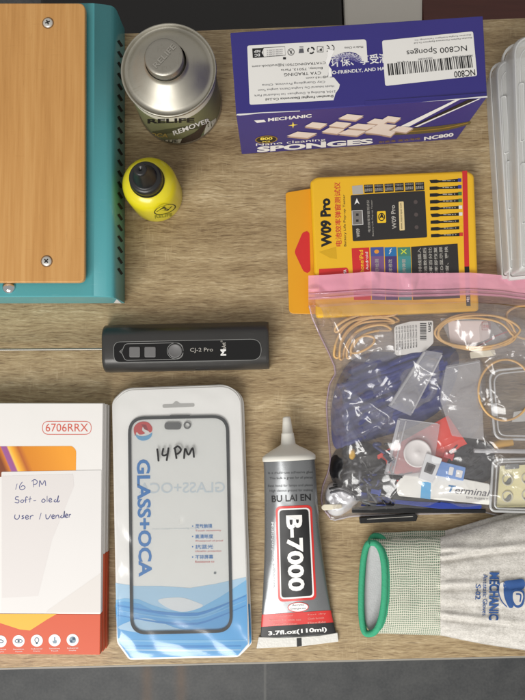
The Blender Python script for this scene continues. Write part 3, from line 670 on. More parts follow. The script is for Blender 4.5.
# lower feature row
fill(mb, [(351.6, 248.4), (369.2, 247.5), (371, 300), (354, 300)], S, e, redp)
text(mb, 'iPhone/iPad', (364.2, 276), (363.0, 250), 4.0, S, e+0.00006, mat('printed logo yellow', C(240, 196, 40), 0.4), 0.01); text(mb, 'Android', (368.6, 270), (367.8, 252), 2.6, S, e+0.00006, white_ink, 0.0)
for (x0, x1, tc_, bc_, s_) in ((370.4, 383.6, (70, 84, 150), (120, 84, 130), '一键检测'), (384.4, 396.4, (40, 112, 170), (74, 56, 110), '效率修改'), (397.4, 410.4, (70, 130, 110), (70, 140, 140), '支持弹窗')):
    fill(mb, [(x0, 247.4), (x1, 246.9), (x1+0.4, 256), (x0+0.4, 256.4)], S, e, mat('hdr'+s_, C(*tc_), 0.4)); fill(mb, [(x0+0.4, 256.4), (x1+0.4, 256), (x1+1.6, 300), (x0+1.6, 300)], S, e, mat('blk'+s_, C(*bc_), 0.4))
    text(mb, s_, ((x0+x1)/2+2.4, 276), ((x0+x1)/2+1.6, 259), 3.8, S, e+0.00006, pal, 0.01)
fill(mb, ell(376.6, 251.6, 2.4, 2.0, 12), S, e+0.00006, mat('printed bulb', C(226, 150, 50), 0.4)); stroke(mb, [(389, 254), (391, 251), (389.6, 251), (391.6, 248.6)], 0.7, S, e+0.00006, white_ink)
stroke(mb, [(401, 249.4), (406.4, 253.6)], 1.2, S, e+0.00006, mat('printed lime', C(210, 220, 60), 0.4)); stroke(mb, [(406.4, 249), (401, 254)], 1.2, S, e+0.00008, mat('printed lime', C(210, 220, 60), 0.4))
fill(mb, [(411.0, 246.8), (457.6, 243.6), (460.0, 298), (413, 300)], S, e, dev)
for k, s_ in enumerate(('只需将排线插入', '读取电池数据后', '修改效率百分比', '电池效率即恢复', '写入LCD显示屏', '解除弹窗、更换')):
    x = 420.4+k*5.4; text(mb, s_, (x+2.4, 290), (x+0.4, 247.8-k*0.3), 3.4, S, e+0.00006, pal, 0.01)
mb.build('printed_face', pk_)

# ================================================================== black handheld tool with a needle
GZ = 0.020; gm = mat('dark grey anodised metal', C(70, 69, 68), 0.34, 0.5, var=0.05, vscale=50, bump=0.04, bscale=900, rvar=0.06)
wear(gm, C(130, 128, 126), 0.35)
pen = thing('handheld_cutter', W(188, 347), 'dark grey handheld tool with two square buttons and a long thin steel needle', 'tool')
A, B = W(105.6, 348.8), W(269, 345.3)
def pen_section(hw):   # half-profile across the width, (offset, z)
    return [(-hw, 0.0015), (-hw, 0.006), (-hw*0.93, 0.0115), (-hw*0.78, 0.0165), (-hw*0.6, 0.0192), (-hw*0.45, GZ), (hw*0.45, GZ), (hw*0.6, 0.0192), (hw*0.78, 0.0165), (hw*0.93, 0.0115), (hw, 0.006), (hw, 0.0015), (hw*0.9, 0.0), (-hw*0.9, 0.0)]
ax = (W(269, 345.3, 0.006)-W(105.6, 348.8, 0.006)); Lp = ax.length; ax.normalize(); ay = Vector((-ax.y, ax.x, 0)); P0 = W(105.6, 348.8, 0.006); P0.z = 0
rows = []
for t, k in ((0.0, 0.9), (0.0012, 0.97), (0.003, 1.0), (Lp-0.0025, 1.0), (Lp-0.0008, 0.98), (Lp, 0.93)):
    rows.append([P0+ax*t+ay*(o*1.0*(0.985 if k < 1 else 1))+Vector((0, 0, z*k+(1-k)*0.002)) for o, z in pen_section(0.0173)])
mb = MB(); mb.grid(rows, gm, True, True); mb.face(rows[0], gm); mb.face(rows[-1][::-1], gm)
pb = mb.build('tool_body', pen); weld(pb); pb.data.polygons.foreach_set('use_smooth', [len(p.vertices) == 4 for p in pb.data.polygons])
S = planeZ(GZ); mb = MB(); gloss = mat('gloss black panel', C(16, 16, 17), 0.16, rvar=0.03, vscale=120); thinl = mat('panel outline', C(140, 140, 138), 0.4)
pan = rpoly([(113.5, 342.0), (261.0, 339.0), (261.4, 360.0), (114.0, 362.5)], [7, 12, 12, 7], 7)
fill(mb, pan, S, 0.00015, gloss); panel = mb.build('control_panel', pen)
mb = MB(); ring(mb, rpoly([(113.5, 342.0), (261.0, 339.0), (261.4, 360.0), (114.0, 362.5)], [7, 12, 12, 7], 7), 0.45, S, 0.00022, thinl)
ring(mb, rpoly([(125, 343.8), (183.0, 342.6), (183.4, 359.0), (125, 360.4), (121.5, 352.2)], [3, 8, 8, 3, 0], 7), 0.5, S, 0.0003, thinl)
text(mb, 'CJ-2 Pro', (190.2, 353.0), (213.0, 352.6), 5.0, S, 0.0003, pal, 0.0)
text(mb, 'M', (226.2, 355.6), (226.0, 349.2), 5.6, S, 0.0003, white_ink, 0.04); text(mb, 'aAnt', (226.0, 348.8), (225.6, 342.4), 4.2, S, 0.0003, pal, 0.02); text(mb, '®', (222.6, 342.2), (222.5, 340.2), 2, S, 0.0003, pal, 0)
for ang in (-0.6, 0.0, 0.6): stroke(mb, [(119.5, 351.6), (122.4, 351.6+ang*4)], 0.5, S, 0.0003+ang*0.00002, thinl)
mb.build('printed_lettering', panel)
btn = mat('grey rubber button', C(108, 107, 107), 0.5)
for x0, x1 in ((129.2, 140.0), (144.4, 155.6)):
    mb = MB(); slabpx(mb, rpoly(rect(x0, 346.8, x1, 357.2), 1.5), GZ, GZ+0.0012, btn); mb.build('square_button', pen, 0.0003)
mb = MB(); c = W(175.2, 350.9, GZ); mb.lathe(c, [(0.0050, GZ+0.0001), (0.0049, GZ+0.0010), (0.0044, GZ+0.0013), (0.0040, GZ+0.0010), (0.0, GZ+0.0010)], btn, 32); mb.build('round_button', pen)
mb = MB(); ring(mb, ell(175.2, 350.9, 8.0, 8.0, 36), 0.5, S, 0.0003, thinl); mb.build('button_ring', pen)
mb = MB(); c = [W(196, 369.0, 0.008), W(209, 368.7, 0.008)]; mb.prism([c[0]+Vector((0, -0.0006, 0)), c[1]+Vector((0, -0.0006, 0)), c[1]+Vector((0, 0.004, 0)), c[0]+Vector((0, 0.004, 0))], 0.006, 0.0112, black_plastic); mb.build('charging_port', pen)
mb = MB(); n0 = W(-40, 350.0, 0.009); n1 = W(107, 349.0, 0.009); mb.tube([n0, n1], 0.0009, mat('needle steel', C(140, 136, 128), 0.4, 0.8), 12); mb.build('needle', pen)

# ================================================================== stacked phone-screen boxes
ora = mat('orange card', C(205, 82, 44), 0.45, var=0.03); yelp = mat('card yellow', C(226, 176, 52), 0.45)
bq = [W(100.9, 655, 0.0205), W(101.8, 403.3, 0.0205)]; bxr = (bq[0].x+bq[1].x)/2
yb0, yt0 = bq[0].y, bq[1].y; xl2 = W(-70, 520).x; grp = 'slim screen boxes stacked at the lower left'
y_or = W(50, 614, 0.0205).y
for k, labl in enumerate(('slim white and orange screen box at the bottom of the stack', 'slim white and orange screen box in the middle of the stack', 'slim white and orange screen box with handwritten note, topmost of the stack')):
    z0 = 0.0068*k; z1 = z0+0.0066; o = (0.0014, 0.0007, 0.0)[k]; y_or = W(50, 614 if k == 2 else 556, 0.0205).y
    t = thing('screen_box', (bxr-0.03, (yb0+yt0)/2, z0), labl, 'box', grp)
    mb = MB(); mb.prism([Vector((xl2, y_or, 0)), Vector((bxr+o, y_or, 0)), Vector((bxr+o, yt0-o, 0)), Vector((xl2, yt0-o, 0))], z0, z1, white_card)
    mb.build('carton', t, 0.0004)
    mb = MB(); mb.prism([Vector((xl2, yb0-o*0.3, 0)), Vector((bxr+o, yb0-o*0.3, 0)), Vector((bxr+o, y_or-0.00002, 0)), Vector((xl2, y_or-0.00002, 0))], z0, z1, ora); mb.build('coloured_end', t, 0.0004)
SZ = z1; S = planeZ(SZ); mb = MB(); e = 0.0001; redo = mat('red outline ink', C(206, 88, 70), 0.5); bluei = mat('pen blue ink', C(70, 76, 128), 0.6)
ring(mb, rpoly(rect(42.4, 421.4, 91.2, 434.4), 6.4, 7), 0.6, S, e, redo); text(mb, '6706RRX', (45.6, 431.6), (88.0, 431.6), 8.0, S, e, redo, 0.0)
m, N, L, b = graph('sunset picture'); tcn = N.new('ShaderNodeTexCoord'); sxx = N.new('ShaderNodeSeparateXYZ'); L.new(tcn.outputs['Object'], sxx.inputs[0])
o0x = bxr-0.03; xs0, xs1 = W(-4, 458, SZ).x-o0x, W(76, 458, SZ).x-o0x
mrr = N.new('ShaderNodeMapRange'); mrr.inputs['From Min'].default_value = xs0; mrr.inputs['From Max'].default_value = xs1
ys0 = W(30, 458, SZ).y-(yb0+yt0)/2
tilt = mth(N, L, 'ADD', sxx.outputs[0], mth(N, L, 'MULTIPLY', mth(N, L, 'SUBTRACT', sxx.outputs[1], ys0), 0.45)); L.new(tilt, mrr.inputs['Value'])
rr = ramp(N, [(0.05, C(126, 62, 30)), (0.11, C(206, 120, 40)), (0.13, C(150, 90, 150)), (0.19, C(156, 84, 140)), (0.21, C(244, 196, 90)), (0.25, C(240, 170, 50)), (0.33, C(180, 96, 40)), (0.4, C(214, 132, 30)), (0.9, C(236, 156, 44))])
L.new(mrr.outputs[0], rr.inputs['Fac']); L.new(rr.outputs['Color'], b.inputs['Base Color']); b.inputs['Roughness'].default_value = 0.4; pic = m
mp_ = MB(); fill(mp_, rpoly([(-30, 446.5), (72, 446), (76.2, 450), (75.8, 477), (-30, 477)], [0, 2, 3, 0, 0], 6), S, e, pic); mp_.build('printed_picture', t)
mb.build('printed_code', t); mb = MB()
fill(mb, [(-30, 613.8), (57, 613.8), (47, 619.5), (30, 630.5), (20, 629.5), (0, 623), (-30, 616)], S, e, yelp)
for k, x in enumerate((-17.5, 0.6, 18.6, 36.8, 54.6, 72.6)):
    y = 641.4-0.02*x; fill(mb, ell(x, y, 6.0, 6.0, 28), S, e+0.00003, white_ink); ic = mat('icon navy', C(40, 74, 100), 0.5)
    if k == 0 or k == 1: stroke(mb, [(x-2.6, y), (x-1, y-1.4), (x+1, y-1.4), (x+2.6, y), (x+1.4, y+1.2), (x-1.4, y+1.2)], 0.8, S, e+0.00008, ic)
    if k == 2: ring(mb, ell(x, y, 3.6, 1.8, 18), 0.7, S, e+0.00008, ic); fill(mb, ell(x, y, 1.2, 1.2, 10), S, e+0.0001, ic)
    if k == 3: ring(mb, ell(x, y-0.6, 2.0, 2.4, 16), 0.7, S, e+0.00008, ic); fill(mb, rect(x-0.9, y+2.0, x+0.9, y+3.4), S, e+0.00008, ic)
    if k == 4: fill(mb, [(x-0.6, y-3.2), (x+0.6, y-3.2), (x+0.7, y-0.4), (x+2.4, y+0.4), (x+1.8, y+3.2), (x-1.2, y+3.2), (x-2.4, y+0.6), (x-0.7, y+0.8)], S, e+0.00008, mat('icon grey', C(130, 150, 164), 0.5))
    if k == 5: fill(mb, ell(x, y, 3.4, 3.4, 18), S, e+0.00008, mat('icon grey', C(130, 150, 164), 0.5)); fill(mb, rect(x-0.2, y-2.6, x+2.6, y), S, e+0.0001, ic); fill(mb, rect(x-2.6, y+0.2, x-0.2, y+2.6), S, e+0.0001, ic)
    text(mb, 'Industrial' if k % 2 else 'Sensitive', (x-5.4, 650.2-0.02*x), (x+5.4, 650.0-0.02*x), 1.3, S, e+0.00003, white_ink, 0.0); text(mb, 'Display' if k % 2 else 'Touch', (x-3.6, 652.6-0.02*x), (x+3.6, 652.4-0.02*x), 1.3, S, e+0.00003, white_ink, 0.0)
mb.build('printed_face', t)
mb = MB(); note_m = mat('note paper', C(222, 219, 217), 0.55, var=0.02, vscale=30); note_f = film('tracing sleeve', (0.97, 0.95, 0.95, 1), 0.8, C(226, 222, 221), 0.3, 0.03)
nt_px = rpoly([(-60, 471.0), (1.5, 471.6), (101.4, 470.6), (100.9, 613.2), (-60, 613.2)], [0, 0, 0.5, 0, 0])
fill(mb, rpoly([(1.4, 471.8), (101.3, 470.2), (100.7, 613.0), (1.0, 613.0)], [1.5, 0.3, 0, 0]), S, 0.0003, note_m); nt_o = mb.build('handwritten_note', t)
mb = MB(); ghost = mat('faint pink ghost', C(216, 211, 209), 0.55); ghost2 = mat('faint grey ghost', C(216, 211, 207), 0.55)
fill(mb, [(2, 476), (73, 474), (74, 486), (52, 540), (38, 596), (2, 598)], S, 0.00036, ghost); fill(mb, [(48, 610), (100.6, 573), (100.6, 612), (46, 612.6)], S, 0.00036, ghost2); mb.build('ghost_print', nt_o)  # print beneath showing faintly through the note, drawn as pale patches
mb = MB()
def cw(pts, ox=0, oy=390, s=4.375): return [(ox+x/s, oy+y/s) for x, y in pts]
HW = [[(75, 410), (68, 436)], [(98, 402), (86, 420), (88, 434), (100, 436), (110, 426), (100, 418), (90, 426)], [(145, 395), (147, 425)], [(138, 400), (150, 392), (162, 398), (160, 410), (147, 414)], [(172, 424), (174, 396), (184, 414), (196, 396), (200, 420)],
 [(82, 468), (70, 468), (68, 478), (82, 482), (80, 494), (64, 492)], [(96, 480), (90, 488), (98, 493), (104, 484), (96, 480)], [(122, 470), (114, 468), (112, 480), (112, 494)], [(106, 482), (120, 480)], [(132, 466), (130, 492)], [(124, 478), (138, 476)], [(146, 485), (158, 484)], [(190, 476), (182, 486), (190, 492), (198, 484), (190, 476)], [(206, 464), (206, 490)], [(214, 484), (226, 480), (220, 474), (213, 482), (218, 490), (228, 488)], [(244, 478), (236, 486), (244, 490), (250, 482), (256, 462), (252, 490), (262, 484)],
 [(66, 545), (64, 560), (74, 566), (84, 558), (84, 546)], [(104, 550), (96, 552), (104, 560), (94, 564)], [(112, 558), (124, 555), (118, 548), (111, 556), (116, 566), (126, 562)], [(132, 550), (132, 566)], [(132, 556), (140, 549), (146, 551)], [(180, 538), (172, 566)], [(200, 544), (202, 562), (212, 562), (222, 544)], [(226, 556), (238, 552), (232, 546), (226, 554), (230, 563), (240, 560)], [(244, 548), (244, 562)], [(244, 554), (254, 547), (258, 562)], [(272, 548), (264, 556), (272, 560), (278, 552), (282, 530), (280, 560)], [(286, 553), (296, 549), (291, 543), (285, 551), (289, 559), (298, 556)], [(302, 544), (302, 558)], [(302, 550), (306, 545), (310, 546)]]
for i, s_ in enumerate(HW): stroke(mb, cw(s_), 0.75, S, 0.0004+i*0.000004, bluei)
mb.build('handwriting', nt_o)
# ================================================================== glass pouches
wh_pl = mat('white pouch plastic', C(233, 231, 227), 0.4, var=0.02, bump=0.06, bscale=60)
bl_pl = mat('pouch blue', C(78, 158, 216), 0.3, var=0.05, vscale=40)
grp = 'glass pouches stacked by the screen boxes'
def pouch_outline(d=0.0):
    return rpoly([(112.5+d, 403), (126, 390.2), (228, 386.6), (240.3, 397), (248.6, 645), (238, 656), (129.5, 658.8), (117.3, 642)], [6, 8, 10, 8, 3, 3, 3, 3], 5)
def loft(mb, pts0, z0, pts1, z1, m): # skin between two px outlines
    mb.grid([[W(x, y, z0) for x, y in pts0], [W(x, y, z1) for x, y in pts1]], m, False, True)
zs = (0.0, 0.0042, 0.0084)
labs = ('white and blue plastic pouch at the bottom of the pouch stack', 'white and blue plastic pouch in the middle of the pouch stack', 'white and blue clear-front pouch with black marker writing, topmost of its stack')
ctr = W(181, 522); PTOP = 0.0122
def inset(pts, k, c=(181, 522)): 
    return [(c[0]+(x-c[0])*(1-k), c[1]+(y-c[1])*(1-k*0.45)) for x, y in pts]
ol = pouch_outline()
ywave = [(112, 600), (122, 598.5), (135, 598.6), (150, 603.5), (165, 609.5), (182, 612), (200, 607), (218, 600), (247, 592)]
for k in range(3):
    t = thing('glass_pouch', W(181, 522, zs[k]), labs[k], 'pouch', grp)
    z0, z1 = zs[k], zs[k]+0.0034 if k < 2 else 0.0112
    dx, dy = ((0.0016, -0.001), (-0.0010, 0.0006), (0, 0))[k]
    base = [W(x, y, 0.0112)+Vector((dx, dy, 0)) for x, y in ol]
    for p in base: p.z = 0
    mb = MB(); mb.prism(base, z0+0.0003, z1-0.0005, wh_pl)
    # pinched seal around the rim
    cc2 = Vector((sum(p.x for p in base)/len(base), sum(p.y for p in base)/len(base), 0))
    rim = [cc2+(p-cc2)*1.012 for p in base]; mb.prism(rim, (z0+z1)/2-0.0002, (z0+z1)/2+0.0002, wh_pl)
    mb.build('back_sheet', t, 0.0012, 3)
    yb = W(181, 606, 0.0112).y
    # printed blue foot wraps the lower end of every pouch
    foot = [p for p in base if p.y < yb]
    if k < 2:
        foot = sorted(foot, key=lambda p: math.atan2(p.y-yb, p.x-cc2.x)); l = min(base, key=lambda p: p.x).x
        lf, rt_ = W(115.6, 606, 0.0112), W(247.2, 606, 0.0112)
        fo = [Vector((lf.x+dx, yb, 0))]+foot+[Vector((rt_.x+dx, yb, 0))]
        cf = cc2; fo = [cf+(p-cf)*1.004 for p in fo]
        mb = MB(); mb.prism(fo, z0+0.0002, z1-0.0003, bl_pl); mb.build('blue_foot', t, 0.0008)
S = planeZ(0.0107); mb = MB(); e = 0.0001
blues = [mat('wave pale', C(172, 206, 230), 0.35), mat('wave light', C(120, 184, 226), 0.35), mat('wave mid', C(84, 164, 220), 0.35), mat('wave deep', C(48, 136, 204), 0.35)]
def low(pts): return pts+[(247.8, 644), (238, 655.4), (130, 658.0), (117.8, 641)]
fill(mb, low([(115.5, 583), (135, 586), (160, 586), (190, 588), (215, 584), (246, 577)]), S, e, blues[0])
fill(mb, low([(115.8, 600), (124, 598.3), (138, 599), (152, 605), (168, 610), (184, 612), (202, 607), (220, 597), (246.4, 580)]), S, e*1.5, blues[1])
fill(mb, spline([(158, 600), (172, 597.6), (184, 598), (196, 602), (203, 606), (190, 611), (178, 611.4), (166, 607)], 4, True), S, e*1.8, mat('wave white', C(222, 224, 226), 0.4))
fill(mb, low([(115.8, 603), (124, 601.5), (140, 604), (156, 612), (172, 618), (190, 621), (214, 613), (246.8, 594)]), S, e*2.1, blues[2])
fill(mb, spline([(118, 628), (128, 622), (144, 618), (160, 622), (176, 628), (190, 631), (170, 634), (150, 634), (134, 632)], 4, True), S, e*2.4, blues[0])
for y0, dy_, c_ in ((607, 3.2, 3), (612, 2.0, 1), (617, 2.2, 3), (640, 3, 1), (645.5, 2.6, 3), (649.5, 2.0, 0)):
    xs = [117.6, 150, 184, 216, 247.2]; f = 1.0 if y0 < 630 else 0.0
    top_ = [(x, y0+f*7*math.sin((x-117)/38.0)) for x in [(119.6 if y0 < 644 else 124.4)+k*((7.85) if y0 < 644 else 7.3) for k in range(17)]] if y0 > 630 else [(x, y0+6*math.sin((x-130)/36.0)-max(0, x-200)*0.25) for x in [117.8+k*8.0 for k in range(17)]]
    fill(mb, top_+[(x, y+dy_*(0.4+0.6*math.sin(0.19*k)**2)) for k, (x, y) in enumerate(top_)][::-1], S, e*(2.6+y0*0.0005), blues[c_])
lg = mat('print blue', C(32, 120, 192), 0.4); redl = mat('print red', C(204, 66, 66), 0.4); pale_b = mat('faint ghost print', C(204, 212, 218), 0.4)
text(mb, 'GLASS+OCA', (136.6, 459.6), (138.6, 577.0), 13.4, S, e*2, lg, 0.03)
text(mb, 'GLASS+OCA', (225, 492.4), (139, 493.6), 10.6, S, e*1.2, pale_b, 0.01, up=(0, -1))
text(mb, 'www.glassoca-repair.com', (200, 529), (152, 530.2), 2.0, S, e*1.2, pale_b, 0.0, up=(0, -1))
for k, (a_, b_) in enumerate((('灵敏触摸', 'Touch sensitivity'), ('高清晰度', 'Waterproof oil proof'), ('抗蓝光', 'Ultrathin protection'), ('不碎屏幕', 'Resistance to'))):
    y = 528.4+k*10.3; x = 195.2; fill(mb, ell(x-2.6, y-2.2, 0.7, 0.7, 10), S, e*2, lg)
    text(mb, a_, (x, y), (x+(17, 18, 18, 18)[k], y-0.3), 4.2, S, e*2, lg, 0.008); text(mb, b_, (x, y+3.6), (x+(26, 28, 26, 19)[k], y+3.2), 2.1, S, e*2, redl, 0.0)
fill(mb, ell(215, 573, 1.3, 1.3, 12), S, e*2, mat('pouch speck', C(110, 116, 120), 0.5))
fill(mb, spline([(135.2, 436), (133.6, 429), (136.5, 424), (142, 421.6), (148, 422.4), (152, 427), (152, 431), (149.6, 432.4), (146.8, 428.6), (143.2, 426.6), (142, 430.4), (145, 433.4), (139.6, 434.6), (136.6, 432)], 3, True), S, e*2, redl)
fill(mb, spline([(135.4, 434.4), (139, 436), (144, 436.2), (149, 434.6), (152.2, 432.6), (151, 437), (147, 440), (141.6, 440.6), (137.4, 438.4)], 3, True), S, e*2, mat('logo blue', C(104, 168, 210), 0.4))
fill(mb, [(141.2, 424.4), (146, 424.6), (148.4, 431), (144.6, 429.4)], S, e*2.4, mat('logo shade', C(150, 34, 44), 0.4))
tp = [o for o in COL.objects if o.name.startswith('glass_pouch')][-1]
mb.build('printed_design', tp)
# euro hang slot
mb = MB(); slot = mat('hang slot grey', C(168, 166, 162), 0.5)
fill(mb, rpoly([(162.4, 404.4), (172.6, 404.0), (176, 400.4), (180.4, 403.6), (194.4, 403.2), (194.6, 406.6), (162.6, 408.0)], [2, 1, 3, 1, 2, 2, 2], 4), S, e*1.4, slot); mb.build('hang_slot', tp)
# the glass lying in the pouch
gz = 0.0114; gl_t = thing('phone_glass', W(180, 525, gz), 'clear phone front glass with black rim and pill cutout inside the topmost pouch', 'phone glass')
def gpoly(d): return rpoly([(127.8+d, 416.8+d), (228.8-d, 414.8+d), (232.8-d, 632.6-d), (130.2+d, 634.8-d)], 17-d, 8)
o_, i_ = gpoly(0), gpoly(3.0); S2 = planeZ(gz+0.0004); mb = MB(); rimm = mat('black glass rim', C(40, 42, 44), 0.2)
for a in range(len(o_)):
    b_ = (a+1) % len(o_); fill(mb, [o_[a], o_[b_], i_[b_], i_[a]], S2, 0, rimm)
fill(mb, rpoly(rect(164.4, 422.4, 181.2, 429.6), 3.6), S2, 0, mat('pill grey', C(88, 88, 88), 0.4)); ring(mb, ell(187.3, 425.3, 3.0, 3.0, 24), 1.5, S2, 0, mat('pill grey', C(88, 88, 88), 0.4))
fill(mb, [(170, 415.3), (190, 415.0), (190, 417.2), (170, 417.4)], S2, 0.00002, rimm)
mb.build('black_rim', gl_t)
mb = MB(); slabpx(mb, gpoly(0.5), gz, gz+0.0003, film('glass sheet', (0.985, 0.99, 0.99, 1), 0.0, (1, 1, 1, 1), 0.03, 0.02)); mb.build('glass_sheet', gl_t)
# clear front film, slightly pillowed
mb = MB(); rows = []; cpx = (181, 522); dol = []
for i in range(len(ol)):
    a = Vector(ol[i]); b_ = Vector(ol[(i+1) % len(ol)]); k_ = max(1, int((b_-a).length/3)); dol += [tuple(a+(b_-a)*(j/k_)) for j in range(k_)]
for f in [1.0, 0.995, 0.985, 0.97, 0.955, 0.94, 0.925, 0.91, 0.895, 0.88, 0.86, 0.84, 0.82, 0.8, 0.77, 0.74, 0.7, 0.65, 0.6, 0.5, 0.4, 0.25, 0.02]:
    row = []
    for x, y in dol:
        px, py = cpx[0]+(x-cpx[0])*f, cpx[1]+(y-cpx[1])*f
        z = 0.0121+0.0004*min(1, (1-f)*10)+0.0003*(noise.noise(Vector((px*0.03, py*0.03, 3)))+0.4)*(f < 0.98)+0.28*crumple(px, py, 41, 30)*(min(1, (1-f)*20) if f > 0.8 else max(0.12, 1-(0.8-f)*8))
        row.append(W(px, py, z))
    rows.append(row)
mb.grid(rows, film('pouch film', (0.98, 0.985, 0.99, 1), 0.07, C(220, 222, 224), 0.16, 0.025, 0.08, 50), True, True)
mb.build('front_film', tp)
# "14 PM" in marker on the film
S3 = planeZ(0.0131); mb = MB()
for i, s_ in enumerate([[(200, 240), (203, 262), (205, 285)], [(222, 238), (218, 260), (226, 264), (238, 258)], [(240, 236), (237, 258), (233, 283)], [(262, 238), (265, 258), (268, 276)], [(258, 242), (272, 232), (283, 243), (278, 254), (267, 260)], [(294, 276), (298, 240), (310, 262), (324, 238), (329, 272)]]):
    stroke(mb, cw(s_, 100, 380, 3.5), 1.9, S3, i*0.00001, ink)
mb.build('marker_writing', tp)

# ================================================================== glue tube
al = mat('tube grey foil', C(128, 130, 132), 0.28, 0.5, var=0.08, vscale=40, bump=0.12, bscale=70, rvar=0.06)
wpl = mat('white nozzle plastic', C(222, 219, 210), 0.4)
tube_t = thing('glue_tube', W(292, 540), 'grey glue tube with white nozzle and red framed black label', 'glue tube')
KY = [(458, 263.2, 314.8), (470, 264.0, 315.6), (500, 264.4, 317.6), (530, 264.6, 319.8), (560, 264.2, 323.2), (590, 263.0, 327.4), (615, 261.6, 331.4), (636, 260.4, 336.2)]
def edges(u):   # u in 0..1 along the tube -> left px, right px
    y = 458+u*178
    for (ya, l0, r0), (yb_, l1, r1) in zip(KY, KY[1:]):
        if y <= yb_+1e-6: t = (y-ya)/(yb_-ya); break
    l, r = l0+(l1-l0)*t, r0+(r1-r0)*t; yt = 458-u*1.2
    return (l, y+1.0+u*1.8), (r, y-0.8-u*1.2)
def bh(u): return 0.0135*(1-u)**0.85+0.0012
def tpx(u, s):
    a, b_ = edges(u); k = (s+1)/2; bow = -2.6*(1-u)*(1-s*s)*0
    return (a[0]+(b_[0]-a[0])*k, a[1]+(b_[1]-a[1])*k)
def dent(u, s): return 0.0006*noise.noise(Vector((u*9, s*2.2, 5)))*(1-s*s)
def tz(u, s): return bh(u)*(1+math.sqrt(max(0, 1-s*s)))+dent(u, s)
NS = 40; rows = []
for i in range(49):
    u = i/48; row = []
    for j in range(NS+1): s = -math.cos(math.pi*j/NS); x, y = tpx(u, s); row.append(W(x, y, tz(u, s)))
    for j in range(NS-1, 0, -1): s = -math.cos(math.pi*j/NS); x, y = tpx(u, s); row.append(W(x, y, tz(u, s)) * 1.0 - Vector((0, 0, 2*bh(u)*math.sqrt(max(0, 1-s*s)))))
    rows.append(row[::-1])
mb = MB(); mb.grid(rows, al, True, True); mb.build('tube_body', tube_t)
def ST(x, y, e=0.0):
    u = 0.5; s = 0.0
    for _ in range(6):
        a, b_ = edges(min(max(u, 0), 1)); k = min(max((x-a[0])/(b_[0]-a[0]), 0), 1); ym = a[1]+(b_[1]-a[1])*k; u = u+(y-ym)/178; s = 2*k-1
    u = min(max(u, 0), 1); return W(x, y, tz(u, s)+e)
def tfill(mb, pts, e, m, n=10):
    """polygon laid over the curved tube: ring of points filled by shrinking rings"""
    cx_ = sum(p[0] for p in pts)/len(pts); cy_ = sum(p[1] for p in pts)/len(pts); dense = []
    for i in range(len(pts)):
        a = Vector(pts[i]); b_ = Vector(pts[(i+1) % len(pts)]); k = max(1, int((b_-a).length/3))
        dense += [tuple(a+(b_-a)*(j/k)) for j in range(k)]
    rows_ = [[ST(cx_+(x-cx_)*f, cy_+(y-cy_)*f, e) for x, y in dense] for f in [1-i/n*0.999 for i in range(n+1)]]
    a = sum(dense[i][0]*dense[(i+1) % len(dense)][1]-dense[(i+1) % len(dense)][0]*dense[i][1] for i in range(len(dense)))
    if a > 0: rows_ = [r[::-1] for r in rows_]
    mb.grid(rows_, m, True, True)
mb = MB(); redt = mat('tube red', C(206, 52, 48), 0.32); e = 0.0002
tfill(mb, rpoly([(275.6, 506.4), (311.8, 505.0), (316.6, 599.6), (278.2, 602.0)], 5.5, 6), e, redt, 14)
tfill(mb, rpoly([(277.8, 508.8), (309.8, 507.6), (314.2, 597.4), (280.2, 599.4)], 4.5, 6), e*1.8, white_ink, 14)
tfill(mb, rpoly([(279.2, 510.4), (308.4, 509.2), (312.6, 595.8), (281.4, 597.8)], 3.8, 6), e*2.6, ink, 14)
text(mb, 'B-7000', (285.6, 515.4), (288.2, 591.4), 16.6, ST, e*5.5, white_ink, 0.035)
text(mb, 'BU LAI EN', (271.8, 502.4), (311.0, 500.6), 6.8, ST, e, ink, 0.02)
for k, s_ in enumerate(('is a multi-use adhesive glue', 'This bulk is great for all pieces', 'Best hand for lamps and plates', 'High viscous ground for making')):
    yy = (474.8, 480.2, 487.8, 492.8)[k]; text(mb, s_, (268+k % 2*1.6, yy), (313, yy-1.0), 3.0, ST, e, mat('tube small print', C(70, 72, 74), 0.5), 0.0)
text(mb, 'Multi-purpose adhesive', (270.4, 522), (272.4, 588), 3.4, ST, e, mat('tube pale print', C(200, 202, 204), 0.5), 0.01)
tfill(mb, ell(298.2, 607.2, 10.6, 5.0, 30, -0.04), e, redt, 5); tfill(mb, ell(298.2, 607.2, 9.8, 4.3, 30, -0.04), e*1.6, white_ink, 5)
text(mb, 'Acrylic', (292, 606.4), (304, 605.9), 1.8, ST, e*2.4, ink, 0.0); text(mb, 'Crystal glue stick', (290.4, 610.0), (306, 609.4), 1.8, ST, e*2.4, ink, 0.0)
bandp = []
for j in range(13): bandp.append(tpx(0.868, -0.985+1.97*j/12))
for j in range(12, -1, -1): bandp.append(tpx(0.937, -0.985+1.97*j/12))
def tband(mb, u0, u1, e, m):
    rows_ = []
    for u in (u0, (u0+u1)/2, u1):
        row = []
        for j in range(31):
            s = -math.cos(math.pi*j/30)*0.999; x, y = tpx(u, s); row.append(W(x, y, tz(u, s)+e))
        rows_.append(row)
    mb.grid([r[::-1] for r in rows_], m, True)
tband(mb, 0.866, 0.934, e, redt); tband(mb, 0.934, 0.998, e*1.2, ink)
for k, (a_, b_, y) in enumerate((('Waterproof', 'Fast dry', 617.0), ('Formula for wide use', 'Cloth furnish', 621.0), ('Anti-vibration', 'Flexible', 625.2))):
    text(mb, a_, (271+(4, -2, 2)[k], y), (293+(0, 8, 4)[k], y-0.6), 2.0, ST, e*2, mat('band pale print', C(226, 150, 140), 0.5), 0.0); text(mb, b_, (308, y-1.2), (326-k % 2*2, y-2.4), 2.0, ST, e*2, mat('band pale print', C(226, 150, 140), 0.5), 0.0)
